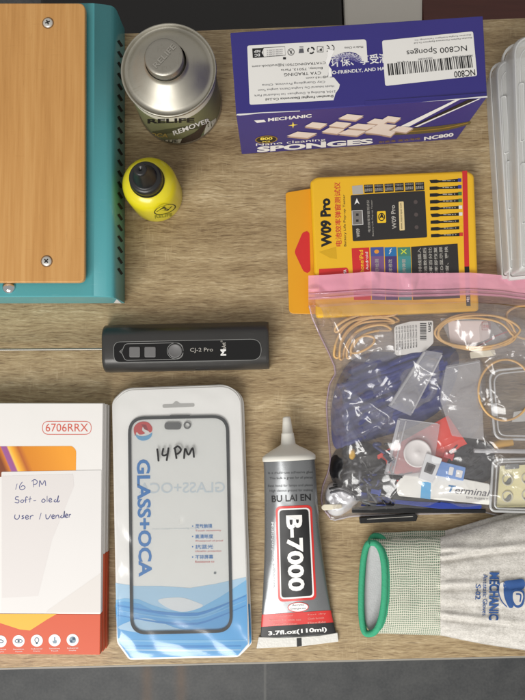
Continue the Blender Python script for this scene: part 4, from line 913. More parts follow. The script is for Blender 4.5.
text(mb, '3.7fl.oz(110ml)', (268.4, 636.6), (327.0, 632.4), 5.4, ST, e*2.4, white_ink, 0.03)
mb.build('printed_label', tube_t)
# crimp, shoulder and nozzle
mb = MB(); crm = mat('white crimped foil', C(222, 220, 214), 0.35, bump=0.3, bscale=500)
cr = [(258.6, 637.2), (280, 637.6), (300, 637.0), (320, 635.6), (337.6, 632.8), (338.6, 641.8), (300, 646.6), (256.4, 648.6)]
slabpx(mb, cr, 0.0006, 0.0026, crm); cmp_ = mb.build('crimped_end', tube_t, 0.0004)
mb = MB(); fill(mb, [(296.6, 638.2), (301.4, 637.9), (301.8, 646.0), (296.9, 646.6)], planeZ(0.0026), 0.0002, ink); mb.build('timing_mark', cmp_)
a0, a1 = W(*tpx(0, -1), bh(0)), W(*tpx(0, 1), bh(0)); ctr0 = (a0+a1)/2; ctr0.z = bh(0); tip = W(286.6, 416.5, bh(0)*0.85); axd = (tip-ctr0); Ln = axd.length; axd.normalize()
ux = Vector((axd.y, -axd.x, 0)).normalized(); uz = ux.cross(axd); 
if uz.z < 0: uz = -uz
hw0 = (a1-a0).length/2; rows = []
for t, rx, rz in ((-0.0018, 1.012, 1.0), (-0.0012, 1.03, 1.03), (0.0012, 1.03, 1.03), (0.0022, 0.99, 0.98), (0.0034, 0.92, 0.9), (0.0062, 0.68, 0.7), (0.0088, 0.42, 0.46), (0.0098, 0.34, 0.4), (0.0104, 0.29, 0.36), (0.0175, 0.245, 0.33), (0.0185, 0.245, 0.33), (0.0190, 0.215, 0.29), (0.0262, 0.175, 0.23), (0.0300, 0.155, 0.20), (0.0310, 0.125, 0.17), (0.0312, 0.01, 0.01)):
    tt = t*Ln/0.0312; rows.append([ctr0+axd*tt+ux*(hw0*rx*math.cos(2*math.pi*k/48))+uz*(bh(0)*rz*math.sin(2*math.pi*k/48)) for k in range(48)])
mb = MB(); mb.grid(rows, wpl, True, True); mb.build('nozzle', tube_t)

# ================================================================== clear storage cases at the right
fr1 = film('frosted case plastic', (0.95, 0.955, 0.96, 1), 0.5, C(238, 238, 234), 0.3, 0.04, 0.1, 60)
fr2 = film('frosted rim plastic', (0.9, 0.91, 0.92, 1), 0.55, C(246, 246, 243), 0.3, 0.04)
def clear_case(topq, base_dx, h, label, latches, rr_):
    t = thing('storage_case', W(*topq[0]), label, 'storage case', 'clear cases at the right edge of the desk')
    tops = [W(x, y, h) for x, y in rpoly(topq, rr_, 6)]; c = sum((p for p in tops), Vector((0, 0, 0)))/len(tops)
    def ringz(k, z, off=0.0): return [Vector((c.x+(p.x-c.x)*k-off, c.y+(p.y-c.y)*k, z)) for p in tops]
    mb = MB(); mb.grid([ringz(1.02, 0.0005), ringz(1.02, h*0.46)], fr1, False, True); mb.face(ringz(1.0, 0.0008), fr1); mb.build('tray', t)
    mb = MB(); mb.grid([ringz(1.02, h*0.56), ringz(1.015, h*0.9), ringz(0.995, h*0.98), ringz(0.96, h), ], fr1, True, True); mb.face(ringz(0.96, h), fr1); mb.build('lid', t)
    mb = MB(); mb.grid([ringz(1.03, h*0.46), ringz(1.055, h*0.465), ringz(1.055, h*0.55), ringz(1.03, h*0.555)], fr2, False, True); mb.build('rim', t)
    mb = MB(); mb.tube([p for p in ringz(0.985, h*0.985)], 0.0007, fr2, 6, True); mb.tube([p for p in ringz(0.90, h+0.0002)], 0.0005, fr2, 6, True); mb.build('edge_rib', t)
    return t, c, tops
t, c, tops = clear_case([(496.5, 61), (560, 52), (590, 262), (509.6, 270.5)], 0, 0.028, 'frosted clear plastic storage case lying lower, left of the other clear case', 2, [14, 8, 4, 3])
def latch(t, q, h):
    p_ = rpoly(q, 1.5, 3); mb = MB(); slabpx(mb, p_, h-0.0008, h+0.0006, fr1); o = mb.build('latch', t)
    mb = MB(); mb.tube([W(x, y, h+0.0007) for x, y in p_], 0.00045, fr2, 6, True); mb.build('latch_rib', o)
latch(t, [(501, 97), (506, 96), (509.4, 152), (504.2, 154)], 0.0284); latch(t, [(506.4, 162), (511, 161), (513, 208), (508.4, 210)], 0.0284); latch(t, [(510, 218), (514, 217), (515.6, 258), (511.8, 260)], 0.0284)
t, c, tops = clear_case([(514.0, 38), (600, 20), (640, 258), (521.3, 269)], 0, 0.046, 'taller frosted clear plastic storage case at the right edge of the photo', 2, [16, 8, 4, 3])
latch(t, [(519, 84), (523.6, 83), (525, 140), (520.6, 142)], 0.0464); latch(t, [(521, 164), (525, 163), (526.2, 222), (522.2, 224)], 0.0464)

# ================================================================== gloves
kn = knit(); hea = heather(); hem_m = mat('green hem', C(58, 160, 120), 0.85, var=0.12, vscale=300, bump=0.4, bscale=900)
inner = mat('grey lining', C(196, 196, 198), 0.9, var=0.1, vscale=300, bump=0.3, bscale=900)
ptop = [(383, 546), (386, 539.0), (410, 537.5), (440, 537.0), (446, 535.5), (462, 531), (480, 525.5), (500, 520), (525, 514), (560, 508), (600, 512), (630, 522)]
pbot = [(383, 625), (386, 633.5), (410, 634.6), (440, 635.4), (446, 636.6), (462, 640.0), (480, 643.6), (500, 646.8), (525, 650.4), (560, 655), (600, 650), (630, 640)]
def interp(tab, x):
    if x <= tab[0][0]: return tab[0][1]
    for (a, b_), (c_, d) in zip(tab, tab[1:]):
        if x <= c_: t = (x-a)/(c_-a); return b_+(d-b_)*t
    return tab[-1][1]
GB = 0.0045
def fold(px, py):
    """wrinkles that fan out of the cuff"""
    if px < 436: return 0.00035*noise.noise(Vector((px*0.02, py*0.09, 1)))
    g = min(1, (px-436)/12); f = 0
    for y0, sl, a, w in ((549, -0.03, 0.0019, 3.4), (556.5, -0.14, 0.0030, 3.0), (585, -0.04, 0.0032, 2.6), (614, 0.10, 0.0026, 3.2), (600, 0.05, 0.0012, 4.0), (627, 0.2, 0.0014, 3.2)):
        yc = y0+sl*(px-440); d = (py-yc)/w; f += 1.2*a*math.exp(-d*d)*math.exp(-max(0, px-440)/80.0)-a*1.0*math.exp(-((py-yc-4.6)/2.6)**2)*math.exp(-max(0, px-440)/70.0)
    return g*(f+0.0016*noise.noise(Vector((px*0.016, py*0.04, 7)))+0.0005*noise.noise(Vector((px*0.06, py*0.12, 2))))
def gz_(px, py, z0=GB, thick=0.0115):
    a, b_ = interp(ptop, px), interp(pbot, px); s = max(-1, min(1, 2*(py-a)/(b_-a)-1)); bulge = (1-abs(s)**3.2)**0.5 if abs(s) < 1 else 0
    tk = thick*(1.0 if px < 436 else 1.0+0.18*min(1, (px-436)/40))
    return z0+tk*bulge+fold(px, py)*min(1, bulge*1.3)
def glove(name, label, dy, z0, thick, front):
    sh = 0 if front else 4.5
    def W(px, py, z=0.0): return globals()['W'](px+sh, py, z)
    t = thing(name, W(480, 585, 0), label, 'glove', 'grey work gloves at the lower right')
    def sheet(x0, x1, n, m, mbx):
        rows_ = []
        for i in range(n+1):
            px = x0(i/n) if callable(x0) else x0+(x1-x0)*i/n
            row = []
            for j in range(71):
                s = -1+2*j/70; s = math.copysign(abs(s)**0.8, s); a, b_ = interp(ptop, px), interp(pbot, px); py = (a+b_)/2+(b_-a)/2*s
                row.append(W(px, py+dy, gz_(px, py, z0, thick)))
            rows_.append(row)
        mbx.grid(rows_, m, True)
    # cuff: its left edge curves back like the arc of the opening
    mb = MB(); rows_ = []; n = 40
    for i in range(n+1):
        row = []
        for j in range(71):
            s = -1+2*j/70; s = math.copysign(abs(s)**0.8, s)
            xl_ = 369.5+15.0*(max(0, 1-abs(s)**2.6))**0.6; px = xl_+(441.5-xl_)*i/n
            a, b_ = interp(ptop, max(px, 386)), interp(pbot, max(px, 386)); py = (a+b_)/2+(b_-a)/2*s
            row.append(W(px, py+dy, gz_(max(px, 386), py, z0, thick)))
        rows_.append(row)
    mb.grid(rows_, kn, True)
    # underside of the cuff reaches further left, to the near arc of the opening
    rows2 = []
    for i in range(n+1):
        row = []
        for j in range(41):
            s = -1+2*j/40; xl_ = 372-9.5*(max(0, 1-abs(s)**2.6))**0.6; px = xl_+(441.5-xl_)*i/n
            a, b_ = interp(ptop, max(px, 386)), interp(pbot, max(px, 386)); py = (a+b_)/2+(b_-a)/2*s*0.995
            row.append(W(px, py+dy, z0-0.0035+0.0036*abs(s)**3))
        rows2.append(row[::-1])
    mb.grid(rows2, inner, True); mb.build('knit_cuff', t)
    # palm and fingers as one piece of cloth
    mb = MB(); rows_ = []
    for i in range(81):
        px = 440.5+189.5*i/80; row = []
        for j in range(71):
            s = -1+2*j/70; s = math.copysign(abs(s)**0.8, s); a, b_ = interp(ptop, px), interp(pbot, px); py = (a+b_)/2+(b_-a)/2*s
            row.append(W(px, py+dy, gz_(px, py, z0, thick)+0.0004))
        for j in range(69, 0, -1):
            s = -1+2*j/70; a, b_ = interp(ptop, px), interp(pbot, px); py = (a+b_)/2+(b_-a)/2*s; row.append(W(px, py+dy, z0-0.0032+0.003*abs(s)**3))
        rows_.append(row)
    mb.grid(rows_, hea, True, True)
    for k, (y, ln) in enumerate(((534, 50), (562, 66), (592, 60), (622, 44))):
        mb.tube([W(618, y+dy*0.5, z0+0.004), W(640, y-2+dy, z0+0.005), W(660+ln*0.5, y-4+dy, z0+0.005), W(664+ln, y-5+dy, z0+0.004), W(672+ln, y-5+dy, z0+0.003)], lambda u_: 0.0088*(1-max(0, u_-0.8)*3.4), hea, 16)
    mb.build('palm', t)
    # green hem bound around the opening
    path = []; hemc = []
    for k in range(64):
        a = 2*math.pi*k/64; ca, sa = math.cos(a), math.sin(a)
        if ca >= 0: px = 369.5+15.2*abs(ca)**0.75; z = z0+thick*(0.86*abs(ca)**0.6)+0.0016
        else: px = 369.5-8.0*abs(ca)**0.75; z = z0-0.0008+0.0018*(1-abs(ca))
        py = 588.3+45.6*math.copysign(abs(sa)**0.85, sa); px += 1.6*(py-588)/45*-0.9
        path.append((px, py, max(z, 0.0027)))
    mb = MB(); mb.tube([W(x, y+dy, z) for x, y, z in path], 0.0023, hem_m, 12, True)
    # a flat band behind the roll on the upper side
    rows_ = []
    for w_ in (0.0, 3.0, 5.2):
        row = []
        for k in range(-15, 16):
            x, y, z = path[k % 64]; row.append(W(x+w_, y+dy-(y-588)*w_*0.004, z+0.0016-w_*0.0003))
        rows_.append(row)
    mb.grid([r[::-1] for r in rows_], hem_m, True); mb.build('green_hem', t)
    return t
g1 = glove('work_glove', 'flattened grey work glove lying beneath the printed glove, its edge just showing', -6.5, 0.0034, 0.0030, False)
g2 = glove('work_glove', 'grey heathered work glove with green-hemmed cuff and blue print, on top of its pair', 0.0, 0.0092, 0.0105, True)
SG = lambda x, y, e=0.0: W(x, y, gz_(x, y, 0.0092, 0.0105)+0.0007+e)
navy = mat('navy fabric print', C(44, 82, 140), 0.8, var=0.15, vscale=900)
mb = MB(); text(mb, 'MECHANIC', (489.4, 572.4), (488.6, 620.2), 10.0, SG, 0.0007, navy, 0.035); text(mb, 'Antistatic Gloves', (483.2, 574.4), (482.4, 615.6), 4.6, SG, 0.0003, navy, 0.005); text(mb, 'S-02', (475.6, 584.6), (475.2, 599.6), 5.2, SG, 0.0003, navy, 0.012)
def gfill(pts, e, m): 
    cx_ = sum(p[0] for p in pts)/len(pts); cy_ = sum(p[1] for p in pts)/len(pts)
    rows_ = [[SG(cx_+(x-cx_)*f, cy_+(y-cy_)*f, e) for x, y in pts] for f in (1, 0.75, 0.5, 0.25, 0.01)]
    mb.grid(rows_ if sum(pts[i-1][0]*pts[i][1]-pts[i][0]*pts[i-1][1] for i in range(len(pts))) < 0 else [r[::-1] for r in rows_], m, True, True)
greyp = mat('pale fabric print', C(206, 202, 196), 0.9, var=0.1, vscale=900)
gfill(spline([(500, 584), (504, 582.6), (506.6, 590), (507, 600), (510.6, 607), (505, 606), (500.4, 599), (499, 591)], 4, True), 0.0004, greyp)
for pts_ in ([(499.4, 583), (498.6, 592), (501.6, 601), (507, 607)], ): stroke(mb, pts_, 1.0, SG, 0.00055, navy)
gfill(spline([(504.2, 581.8), (513, 580), (523, 579.2), (525, 586), (521, 590), (513, 588.6), (509.4, 593), (510, 600), (513.4, 606.6), (509, 607.4), (504.6, 598), (503.6, 590)], 4, True), 0.0006, navy)
gfill(spline([(513, 590), (519, 589.6), (523.6, 591), (524.6, 598), (522.4, 606), (516.4, 607.6), (512, 603), (511, 596)], 4, True), 0.00075, navy)
gfill(spline([(514, 592), (519, 591.4), (522.4, 593), (523, 598), (520.6, 604), (516.4, 605), (513.6, 601), (512.8, 596)], 4, True), 0.0009, greyp)
stroke(mb, [(516, 594), (520.6, 595), (520, 602)], 1.4, SG, 0.00105, navy)
mb.build('fabric_print', g2)
# ================================================================== the zip bag and what is in it
def mound(mb, outline, z0, zmax, m, seed=0, amp=0.0015, fr=0.05, rings=14, prof=0.6, ridge=True, ns=5, stripe=0.0, crump=0):
    pts = [tuple(p) for p in spline(outline, ns, True)]; cx_ = sum(p[0] for p in pts)/len(pts); cy_ = sum(p[1] for p in pts)/len(pts); rows_ = []
    for i in range(rings+1):
        f = 1-i/rings*0.995; row = []
        for x, y in pts:
            px, py = cx_+(x-cx_)*f, cy_+(y-cy_)*f; h = zmax*min(1, (1-f)*3.2)**prof
            q = Vector((px*fr, py*fr, seed)); nn = (noise.noise(q)+0.5*noise.noise(q*2.3))
            if ridge: nn = 1-2*abs(nn)
            row.append(W(px, py, max(z0+0.0002, z0+h+nn*amp*min(1, (1-f)*5)+stripe*math.sin((0.36*px+0.93*py)*0.62+2.2*noise.noise(q*0.8))*min(1, (1-f)*5)+(crumple(px, py, seed, crump)*1.5*min(1, (1-f)*4) if crump else 0))))
        rows_.append(row)
    mb.grid(rows_, m, True, True)
    mb.face([W(x, y, z0) for x, y in pts], m)
def item(name, label, cat, px, py, z=0.0, group=None): return thing(name, W(px, py, z), label, cat, group)
def single(mb, name, label, cat, px, py, z=0.001, group=None, bevel=0.0):
    o = mb.build(name, None, bevel, 2, W(px, py, z)); return tag(o, label, cat, group)
# rubber bands: five in the loose bundle, three in the coil, one big ring
rub = mat('amber rubber', C(214, 172, 112), 0.45, var=0.05); gband = 'rubber bands inside the clear bag'
loops = [[(334, 355), (337, 340), (345, 327), (360, 318), (382, 315), (396, 318), (398, 322), (384, 321), (362, 323), (348, 332), (341, 345), (339, 357)],
         [(340, 358), (341, 342), (350, 328), (366, 319), (386, 318), (394, 323), (370, 325), (354, 334), (345, 348), (343, 358)],
         [(347, 357), (348, 346), (356, 334), (368, 327), (383, 325), (391, 330), (376, 331), (362, 336), (353, 347), (350, 357)],
         [(337, 332), (350, 322), (372, 317), (390, 316), (399, 312), (392, 311), (368, 313), (348, 319), (336, 327)],
         [(351, 352), (354, 342), (364, 336), (374, 338), (372, 345), (360, 352)]]
for i, lp in enumerate(loops):
    mb = MB(); mb.tube([W(x, y, 0.0058+0.0012*i+0.0012*math.sin(k*0.4)) for k, (x, y) in enumerate(spline(lp, 5, True))], 0.0009, rub, 8, True)
    single(mb, 'rubber_band', 'amber rubber band in the loose bundle at the bag\'s upper left corner', 'rubber band', lp[0][0], lp[0][1], 0.004, gband)
for i, (cx_, cy_, rx, ry, rot) in enumerate(((476, 332, 40, 18, 0.02), (475, 333.5, 37, 15.5, 0.05), (478, 331, 41, 16.0, -0.03))):
    mb = MB(); mb.tube([W(x+1.5*math.sin(k*0.5+i), y, 0.0105+0.0006*i+0.0006*math.sin(k*0.3+i)) for k, (x, y) in enumerate(ell(cx_, cy_, rx, ry, 48, rot))], 0.0008, rub, 8, True)
    single(mb, 'rubber_band', 'amber rubber band of the flat oval coil right of the barcode label', 'rubber band', cx_, cy_, 0.0105, gband)
mb = MB(); mb.tube([W(x, y, 0.0095+0.001*math.sin(k*0.26)) for k, (x, y) in enumerate(spline([(508, 312), (520, 306), (536, 308), (540, 322), (528, 338), (514, 334), (507, 322)], 6, True))], 0.0009, rub, 8, True)
single(mb, 'rubber_band', 'amber rubber band crossing the right edge of the photo beside the oval coil', 'rubber band', 520, 320, 0.009, gband)
mb = MB(); mb.tube([W(x, y, 0.0142) for k, (x, y) in enumerate(ell(505, 390, 26.5, 30.5, 56, 0.1))], 0.0008, rub, 8, True)
single(mb, 'rubber_band', 'large round amber rubber band lying over the small clear lidded case', 'rubber band', 505, 390, 0.014, gband)
# barcode label slip
mb = MB(); fill(mb, rpoly([(394, 326), (410, 321.4), (433, 320.6), (433.5, 343), (424, 352), (395, 356)], [4, 4, 2, 2, 6, 4]), planeZ(0.0088), 0, white_paper)
mb.v += []; sl = single(mb, 'barcode_slip', 'white paper slip printed with a barcode at the top of the clear bag', 'label slip', 414, 338, 0.0088)
mb = MB(); S = planeZ(0.0088)
for k in range(8): text(mb, 'Made in China 01-23', (397.6+k*2.8, 350-k*0.4), (397.2+k*2.8, 327-k*0.3), 1.6, S, 0.0001, ink, 0.01)
rnd = random.Random(5); y = 323.0
while y < 340: h_ = rnd.choice((0.5, 0.8, 1.3)); fill(mb, rect(420, y, 426.4, y+h_), S, 0.0001, ink); y += h_+rnd.choice((0.5, 0.8))
text(mb, '5m', (428.2, 322), (428.2, 332), 3.6, S, 0.0001, ink, 0.03); mb.build('printed_lettering', sl)
# folded dark blue cloth in crumpled film
cloth = mat('navy cloth', C(36, 46, 112), 0.6, var=0.35, vscale=70, bump=0.3, bscale=200)
mb = MB(); mound(mb, [(338, 380), (350, 362), (372, 352), (400, 352), (432, 346), (456, 350), (458, 372), (450, 394), (438, 412), (410, 428), (384, 436), (366, 442), (348, 452), (334, 446), (331, 420), (333, 398)], 0.0008, 0.0072, cloth, 3, 0.0012, 0.05, 44, 0.6, True, 8, 0.0012)
single(mb, 'blue_cloth', 'dark navy folded cloth filling the left half of the clear bag', 'cloth', 390, 400)
navc = mat('navy cable jacket', C(30, 42, 116), 0.35, var=0.2, vscale=300)
for i in range(10):
    o_ = i*7.6; p_ = [(338+o_*0.35, 386+o_*0.72), (356+o_*0.32, 379+o_*0.66), (384+o_*0.30, 369+o_*0.58), (412+o_*0.28, 357+o_*0.5), (440+o_*0.22, 351+o_*0.40)]
    p_ = [(x+2.2*math.sin(k*2.1+i), y+1.5*math.sin(k*1.7+i*2.3)) for k, (x, y) in enumerate(p_)]
    if i > 6: p_ = p_[:4]
    mb = MB(); mb.tube([W(x, y, 0.0064+0.0012*math.sin(k*0.35+i)) for k, (x, y) in enumerate(spline(p_, 8))], 0.0024, navc, 10)
    single(mb, 'navy_cable', 'dark navy cable in the diagonal bundle over the navy cloth in the bag', 'cable', p_[0][0], p_[0][1], 0.005, 'navy cables bundled in the left half of the bag')
crk = film('crumpled clear film', (0.97, 0.97, 0.98, 1), 0.05, C(210, 212, 220), 0.15, 0.07, 0.12, 40)
mb = MB(); mound(mb, [(335, 378), (347, 364), (372, 354), (384, 366), (398, 384), (410, 410), (398, 428), (378, 438), (356, 446), (336, 440), (330, 412)], 0.0012, 0.0092, crk, 9, 0.0012, 0.02, 70, 0.6, True, 14, 0.0, 30)
single(mb, 'film_wrap', 'crumpled clear film wrapped over the navy cloth at the left of the bag', 'film', 370, 400)
crk2 = film('cloudy crumpled film', (0.98, 0.98, 0.98, 1), 0.13, C(240, 238, 242), 0.12, 0.06, 0.1, 40)
# small clear grip bags
bagf = film('grip bag film', (0.97, 0.97, 0.97, 1), 0.2, C(236, 236, 240), 0.12, 0.06, 0.2, 50); bagf2 = film('grip bag seam', (0.95, 0.95, 0.95, 1), 0.5, C(224, 224, 228), 0.15, 0.08)
def gripbag(q, z, label, seam):
    mb = MB(); slabpx(mb, rpoly(q, 1.5), z, z+0.0004, bagf); o = single(mb, 'grip_bag', label, 'small bag', *q[0], z, 'small clear grip bags inside the big bag')
    mb = MB()
    for (a, b_, w) in seam:
        d = (Vector(b_)-Vector(a)).normalized(); n = Vector((-d.y, d.x))*w/2; slabpx(mb, [tuple(Vector(a)+n), tuple(Vector(b_)+n), tuple(Vector(b_)-n), tuple(Vector(a)-n)], z+0.0004, z+0.0009, bagf2)
    mb.build('zip_seam', o)
gripbag([(424, 350), (443, 353), (411, 416), (388, 406)], 0.0112, 'narrow empty clear grip bag lying diagonally over the navy cloth', [((425, 352), (391, 405), 2.0), ((442, 355), (412, 413), 1.6)])
gripbag([(398, 418), (440, 424), (432, 478), (384, 474)], 0.0118, 'clear grip bag holding a white round disc, over the red card', [((399, 420), (387, 472), 3.0), ((406, 421), (393, 473), 1.4), ((400, 419), (438, 424), 1.0)])
gripbag([(446, 366), (480, 360), (484, 440), (452, 436), (440, 400)], 0.0108, 'crinkled empty clear grip bag left of the small lidded case', [((447, 368), (479, 362), 1.2)])
gripbag([(440, 318), (492, 320), (508, 338), (494, 352), (452, 348)], 0.0082, 'clear grip bag with a white slip inside the oval coil of rubber bands', [((441, 319), (492, 321), 1.2)])
mb = MB(); S = planeZ(0.0092); fill(mb, rpoly([(448, 321), (488, 321), (490, 338), (470, 346), (450, 342)], 2), S, 0, mat('pinkish paper', C(220, 204, 200), 0.6)); o = single(mb, 'paper_slip', 'pale paper slip with red print inside the oval coil of rubber bands', 'paper slip', 468, 330, 0.0092)
mb = MB(); stroke(mb, [(476, 347), (490, 340), (496, 336), (512, 330)], 1.0, S, 0.0001, mat('thin red print', C(176, 60, 66), 0.5)); ring(mb, rect(482, 322, 490, 330), 0.6, S, 0.0001, mat('thin red print', C(176, 60, 66), 0.5)); text(mb, '合格', (483, 328.4), (489, 328.4), 4, S, 0.00012, redp, 0); mb.build('printed_marks', o)
mb = MB(); slabpx(mb, rpoly([(470, 352), (495, 349.4), (496, 355.6), (471, 358.6)], 1.2), 0.0096, 0.0112, mat('cream plastic', C(226, 218, 196), 0.5)); single(mb, 'cream_block', 'small cream plastic strip just under the oval coil of rubber bands', 'plastic strip', 482, 354, 0.0096, None, 0.0004)
for i, (ol_, zz, sd, lb_) in enumerate((([(436, 372), (450, 352), (476, 354), (486, 380), (482, 420), (468, 440), (450, 436), (440, 408)], 0.0080, 14, 'crumpled clear film wad left of the small lidded case'), ([(396, 372), (424, 352), (446, 360), (440, 392), (420, 416), (396, 414)], 0.0085, 23, 'crumpled clear film wad over the middle of the navy cloth'),
    ([(345, 332), (370, 322), (398, 326), (412, 344), (396, 362), (362, 366), (346, 352)], 0.0075, 31, 'crumpled clear film wad over the loose rubber bands'), ([(476, 312), (520, 318), (548, 340), (530, 362), (496, 362), (474, 344)], 0.0095, 37, 'crumpled clear film wad over the oval coil of rubber bands'))):
    mb = MB(); mound(mb, ol_, 0.0012, zz, crk2, sd, 0.0006, 0.02, 40, 0.6, True, 9, 0.0, 24); single(mb, 'film_wad', lb_, 'film', ol_[0][0], ol_[0][1], 0.001, 'clear film wads inside the big bag')
# red card, disc, packets
redc = mat('red card', C(226, 62, 46), 0.45, var=0.06)
mb = MB(); slabpx(mb, [(376, 456), (448, 415.5), (470, 448), (440, 470), (396, 484)], 0.0088, 0.0098, redc); single(mb, 'red_card', 'bright red card under the clear grip bag in the middle of the clear bag', 'card', 430, 445, 0.0088)
mb = MB(); c = W(417.5, 453.5, 0.013); mb.lathe(Vector((c.x, c.y, 0)), [(0.0, 0.0124), (0.0098, 0.0124), (0.0099, 0.0128), (0.0098, 0.0136), (0.0090, 0.0138), (0.0086, 0.0134), (0.0022, 0.0134), (0.0018, 0.0137), (0.0, 0.0137)], mat('white plastic disc', C(226, 222, 220), 0.45), 48); weld_o = mb; single(mb, 'plastic_disc', 'round white plastic disc in a grip bag beside the red card', 'disc', 417, 453, 0.0124)
# black clutter
bkl = mat('black cable plastic', C(16, 16, 20), 0.4, var=0.2, vscale=200)
mb = MB(); mound(mb, [(330, 462), (340, 446), (360, 440), (384, 452), (400, 468), (420, 480), (400, 488), (372, 496), (346, 492), (332, 480)], 0.0008, 0.0085, bkl, 21, 0.0028, 0.13, 16); single(mb, 'black_pouch', 'crumpled black fabric pouch at the lower left of the clear bag', 'pouch', 366, 470)
mb = MB(); mound(mb, [(436, 470), (450, 448), (470, 438), (488, 444), (494, 452), (494, 468), (488, 480), (466, 486), (444, 482)], 0.0008, 0.0088, mat('charcoal fibre', C(52, 54, 58), 0.8, var=0.4, vscale=120, stretch=(4, 1, 1)), 5, 0.0020, 0.12, 14); single(mb, 'fibre_tuft', 'dark grey fuzzy tuft above the white lettered packet', 'tuft', 470, 462)
rnd = random.Random(9); mb = MB()
for i in range(26):
    x, y = rnd.uniform(446, 488), rnd.uniform(452, 478); a = rnd.uniform(0.5, 1.2); l = rnd.uniform(5, 11)
    mb.tube([W(x, y, 0.0100), W(x+l*0.5, y-l*0.4*a, 0.0112), W(x+l, y-l*a, 0.0102)], 0.00045, mat('charcoal bristle', C(44, 46, 52), 0.6), 5)
single(mb, 'brush_bristles', 'dark grey bristles lying across the fuzzy tuft in the clear bag', 'bristles', 466, 462, 0.01)
for k, (pts_, r, z, lb_) in enumerate((([(340, 500), (372, 494), (420, 492), (470, 500)], 0.0030, 0.004, 'thick black cable running along the bottom seam of the bag'), ([(344, 474), (366, 484), (390, 496), (440, 500)], 0.0022, 0.0062, 'black cable curving under the white lettered packet'), ([(352, 452), (366, 460), (372, 474), (390, 478), (412, 474)], 0.0022, 0.0085, 'short black cable crossing the crumpled black pouch'))):
    mb = MB(); mb.tube([W(x, y, z) for x, y in spline(pts_, 6)], r, bkl, 10); single(mb, 'black_cable', lb_, 'cable', pts_[0][0], pts_[0][1], z, 'black cables inside the clear bag')
rnd = random.Random(17)
wirec = [mat('wire black', C(22, 22, 26), 0.4), mat('wire navy', C(34, 44, 96), 0.4), mat('wire grey', C(84, 86, 92), 0.4), mat('wire black', C(22, 22, 26), 0.4)]
for i in range(14):
    x, y = rnd.uniform(362, 390), rnd.uniform(446, 500); p_ = [(x, y)]
    for _ in range(4): x = max(360, min(393, x+rnd.uniform(-22, 22))); y = max(444, min(505, y+rnd.uniform(-16, 16))); p_.append((x, y))
    mb = MB(); mb.tube([W(a, b_, 0.0098+0.0011*math.sin(k*0.7+i)) for k, (a, b_) in enumerate(spline(p_, 7))], rnd.choice((0.0007, 0.0010, 0.0013)), wirec[i % 4], 7)
    single(mb, 'tangled_wire', 'thin dark wire in the tangle at the lower left of the clear bag', 'wire', p_[0][0], p_[0][1], 0.009, 'tangled wires in the lower left of the bag')
for i, (x, y, a, c_, lb_) in enumerate(((449, 456, 0.3, (190, 70, 76), 'tiny red connector on the fuzzy grey tuft'), (478, 447, -0.4, (40, 40, 44), 'tiny black connector beside the ochre handle'), (388, 458, 0.8, (40, 44, 60), 'tiny dark connector left of the white disc'), (376, 492, 0.2, (52, 72, 150), 'tiny blue connector near the lower seam of the bag'))):
    mb = MB(); c_a, s_a = math.cos(a), math.sin(a); slabpx(mb, [(x+u*c_a-v*s_a, y+u*s_a+v*c_a) for u, v in ((-5, -2.4), (3, -2.4), (3, -3.6), (5, -3.6), (5, 3.6), (3, 3.6), (3, 2.4), (-5, 2.4))], 0.0104, 0.0128, mat('connector %d' % i, C(*c_), 0.45)); single(mb, 'small_connector', lb_, 'connector', x, y, 0.0104, None, 0.0004)
bl_m = mat('deep blue plastic', C(40, 62, 150), 0.4, var=0.2, vscale=80)
mb = MB(); slabpx(mb, rpoly([(360, 492), (392, 495), (450, 503), (482, 504), (482, 509), (440, 509), (390, 503), (361, 500)], 2), 0.0050, 0.0075, bl_m); single(mb, 'blue_strip', 'deep blue plastic strip along the lower edge of the clear bag', 'strip', 420, 500, 0.005, None, 0.0006)
mb = MB(); slabpx(mb, [(352, 508), (400, 505), (448, 508), (486, 509.5), (486, 513), (400, 513), (352, 513)], 0.0030, 0.0052, black_plastic); single(mb, 'black_stick', 'flat black plastic stick lying along the lower seam inside the bag', 'stick', 420, 510, 0.003, None, 0.0005)
mb = MB(); slabpx(mb, rpoly([(359.4, 518), (414, 513.2), (418, 516.0), (416.4, 521.2), (360, 523.6)], 0.8), 0.0004, 0.0040, black_plastic); o = single(mb, 'black_bar', 'black plastic bar poking out below the bag onto the desk', 'bar', 388, 519, 0.0, None, 0.0004)
mb = MB(); S = planeZ(0.0040); stroke(mb, [(367, 519.2), (390, 517.8), (413, 516.4)], 0.6, S, 0.0001, pal); mb.build('edge_line', o)
# silver crumple with white strip, yellow bead
slv = mat('silver foil', C(226, 226, 230), 0.3, 0.25, bump=0.3, bscale=90)
mb = MB(); mound(mb, [(328, 486), (336, 482), (348, 484), (360, 497), (352, 508), (338, 516), (328, 512), (325, 498)], 0.0008, 0.0070, slv, 31, 0.0012, 0.12, 14); o = single(mb, 'foil_scrap', 'crumpled silver foil scrap in the lower left corner of the clear bag', 'foil', 342, 498)
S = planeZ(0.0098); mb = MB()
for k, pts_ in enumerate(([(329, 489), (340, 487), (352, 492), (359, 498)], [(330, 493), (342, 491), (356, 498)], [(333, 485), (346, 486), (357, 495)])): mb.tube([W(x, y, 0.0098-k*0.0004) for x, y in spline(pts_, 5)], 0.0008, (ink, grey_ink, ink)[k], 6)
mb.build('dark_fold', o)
mb = MB(); slabpx(mb, rpoly([(321.4, 506), (324, 504.4), (341.6, 504.2), (342.6, 508.4), (324, 510.6), (321.6, 509)], 1.2), 0.0072, 0.0090, mat('cream plastic', C(226, 218, 196), 0.5)); single(mb, 'cream_clip', 'small cream plastic clip on the silver foil at the bag corner', 'clip', 332, 507, 0.007, None, 0.0005)
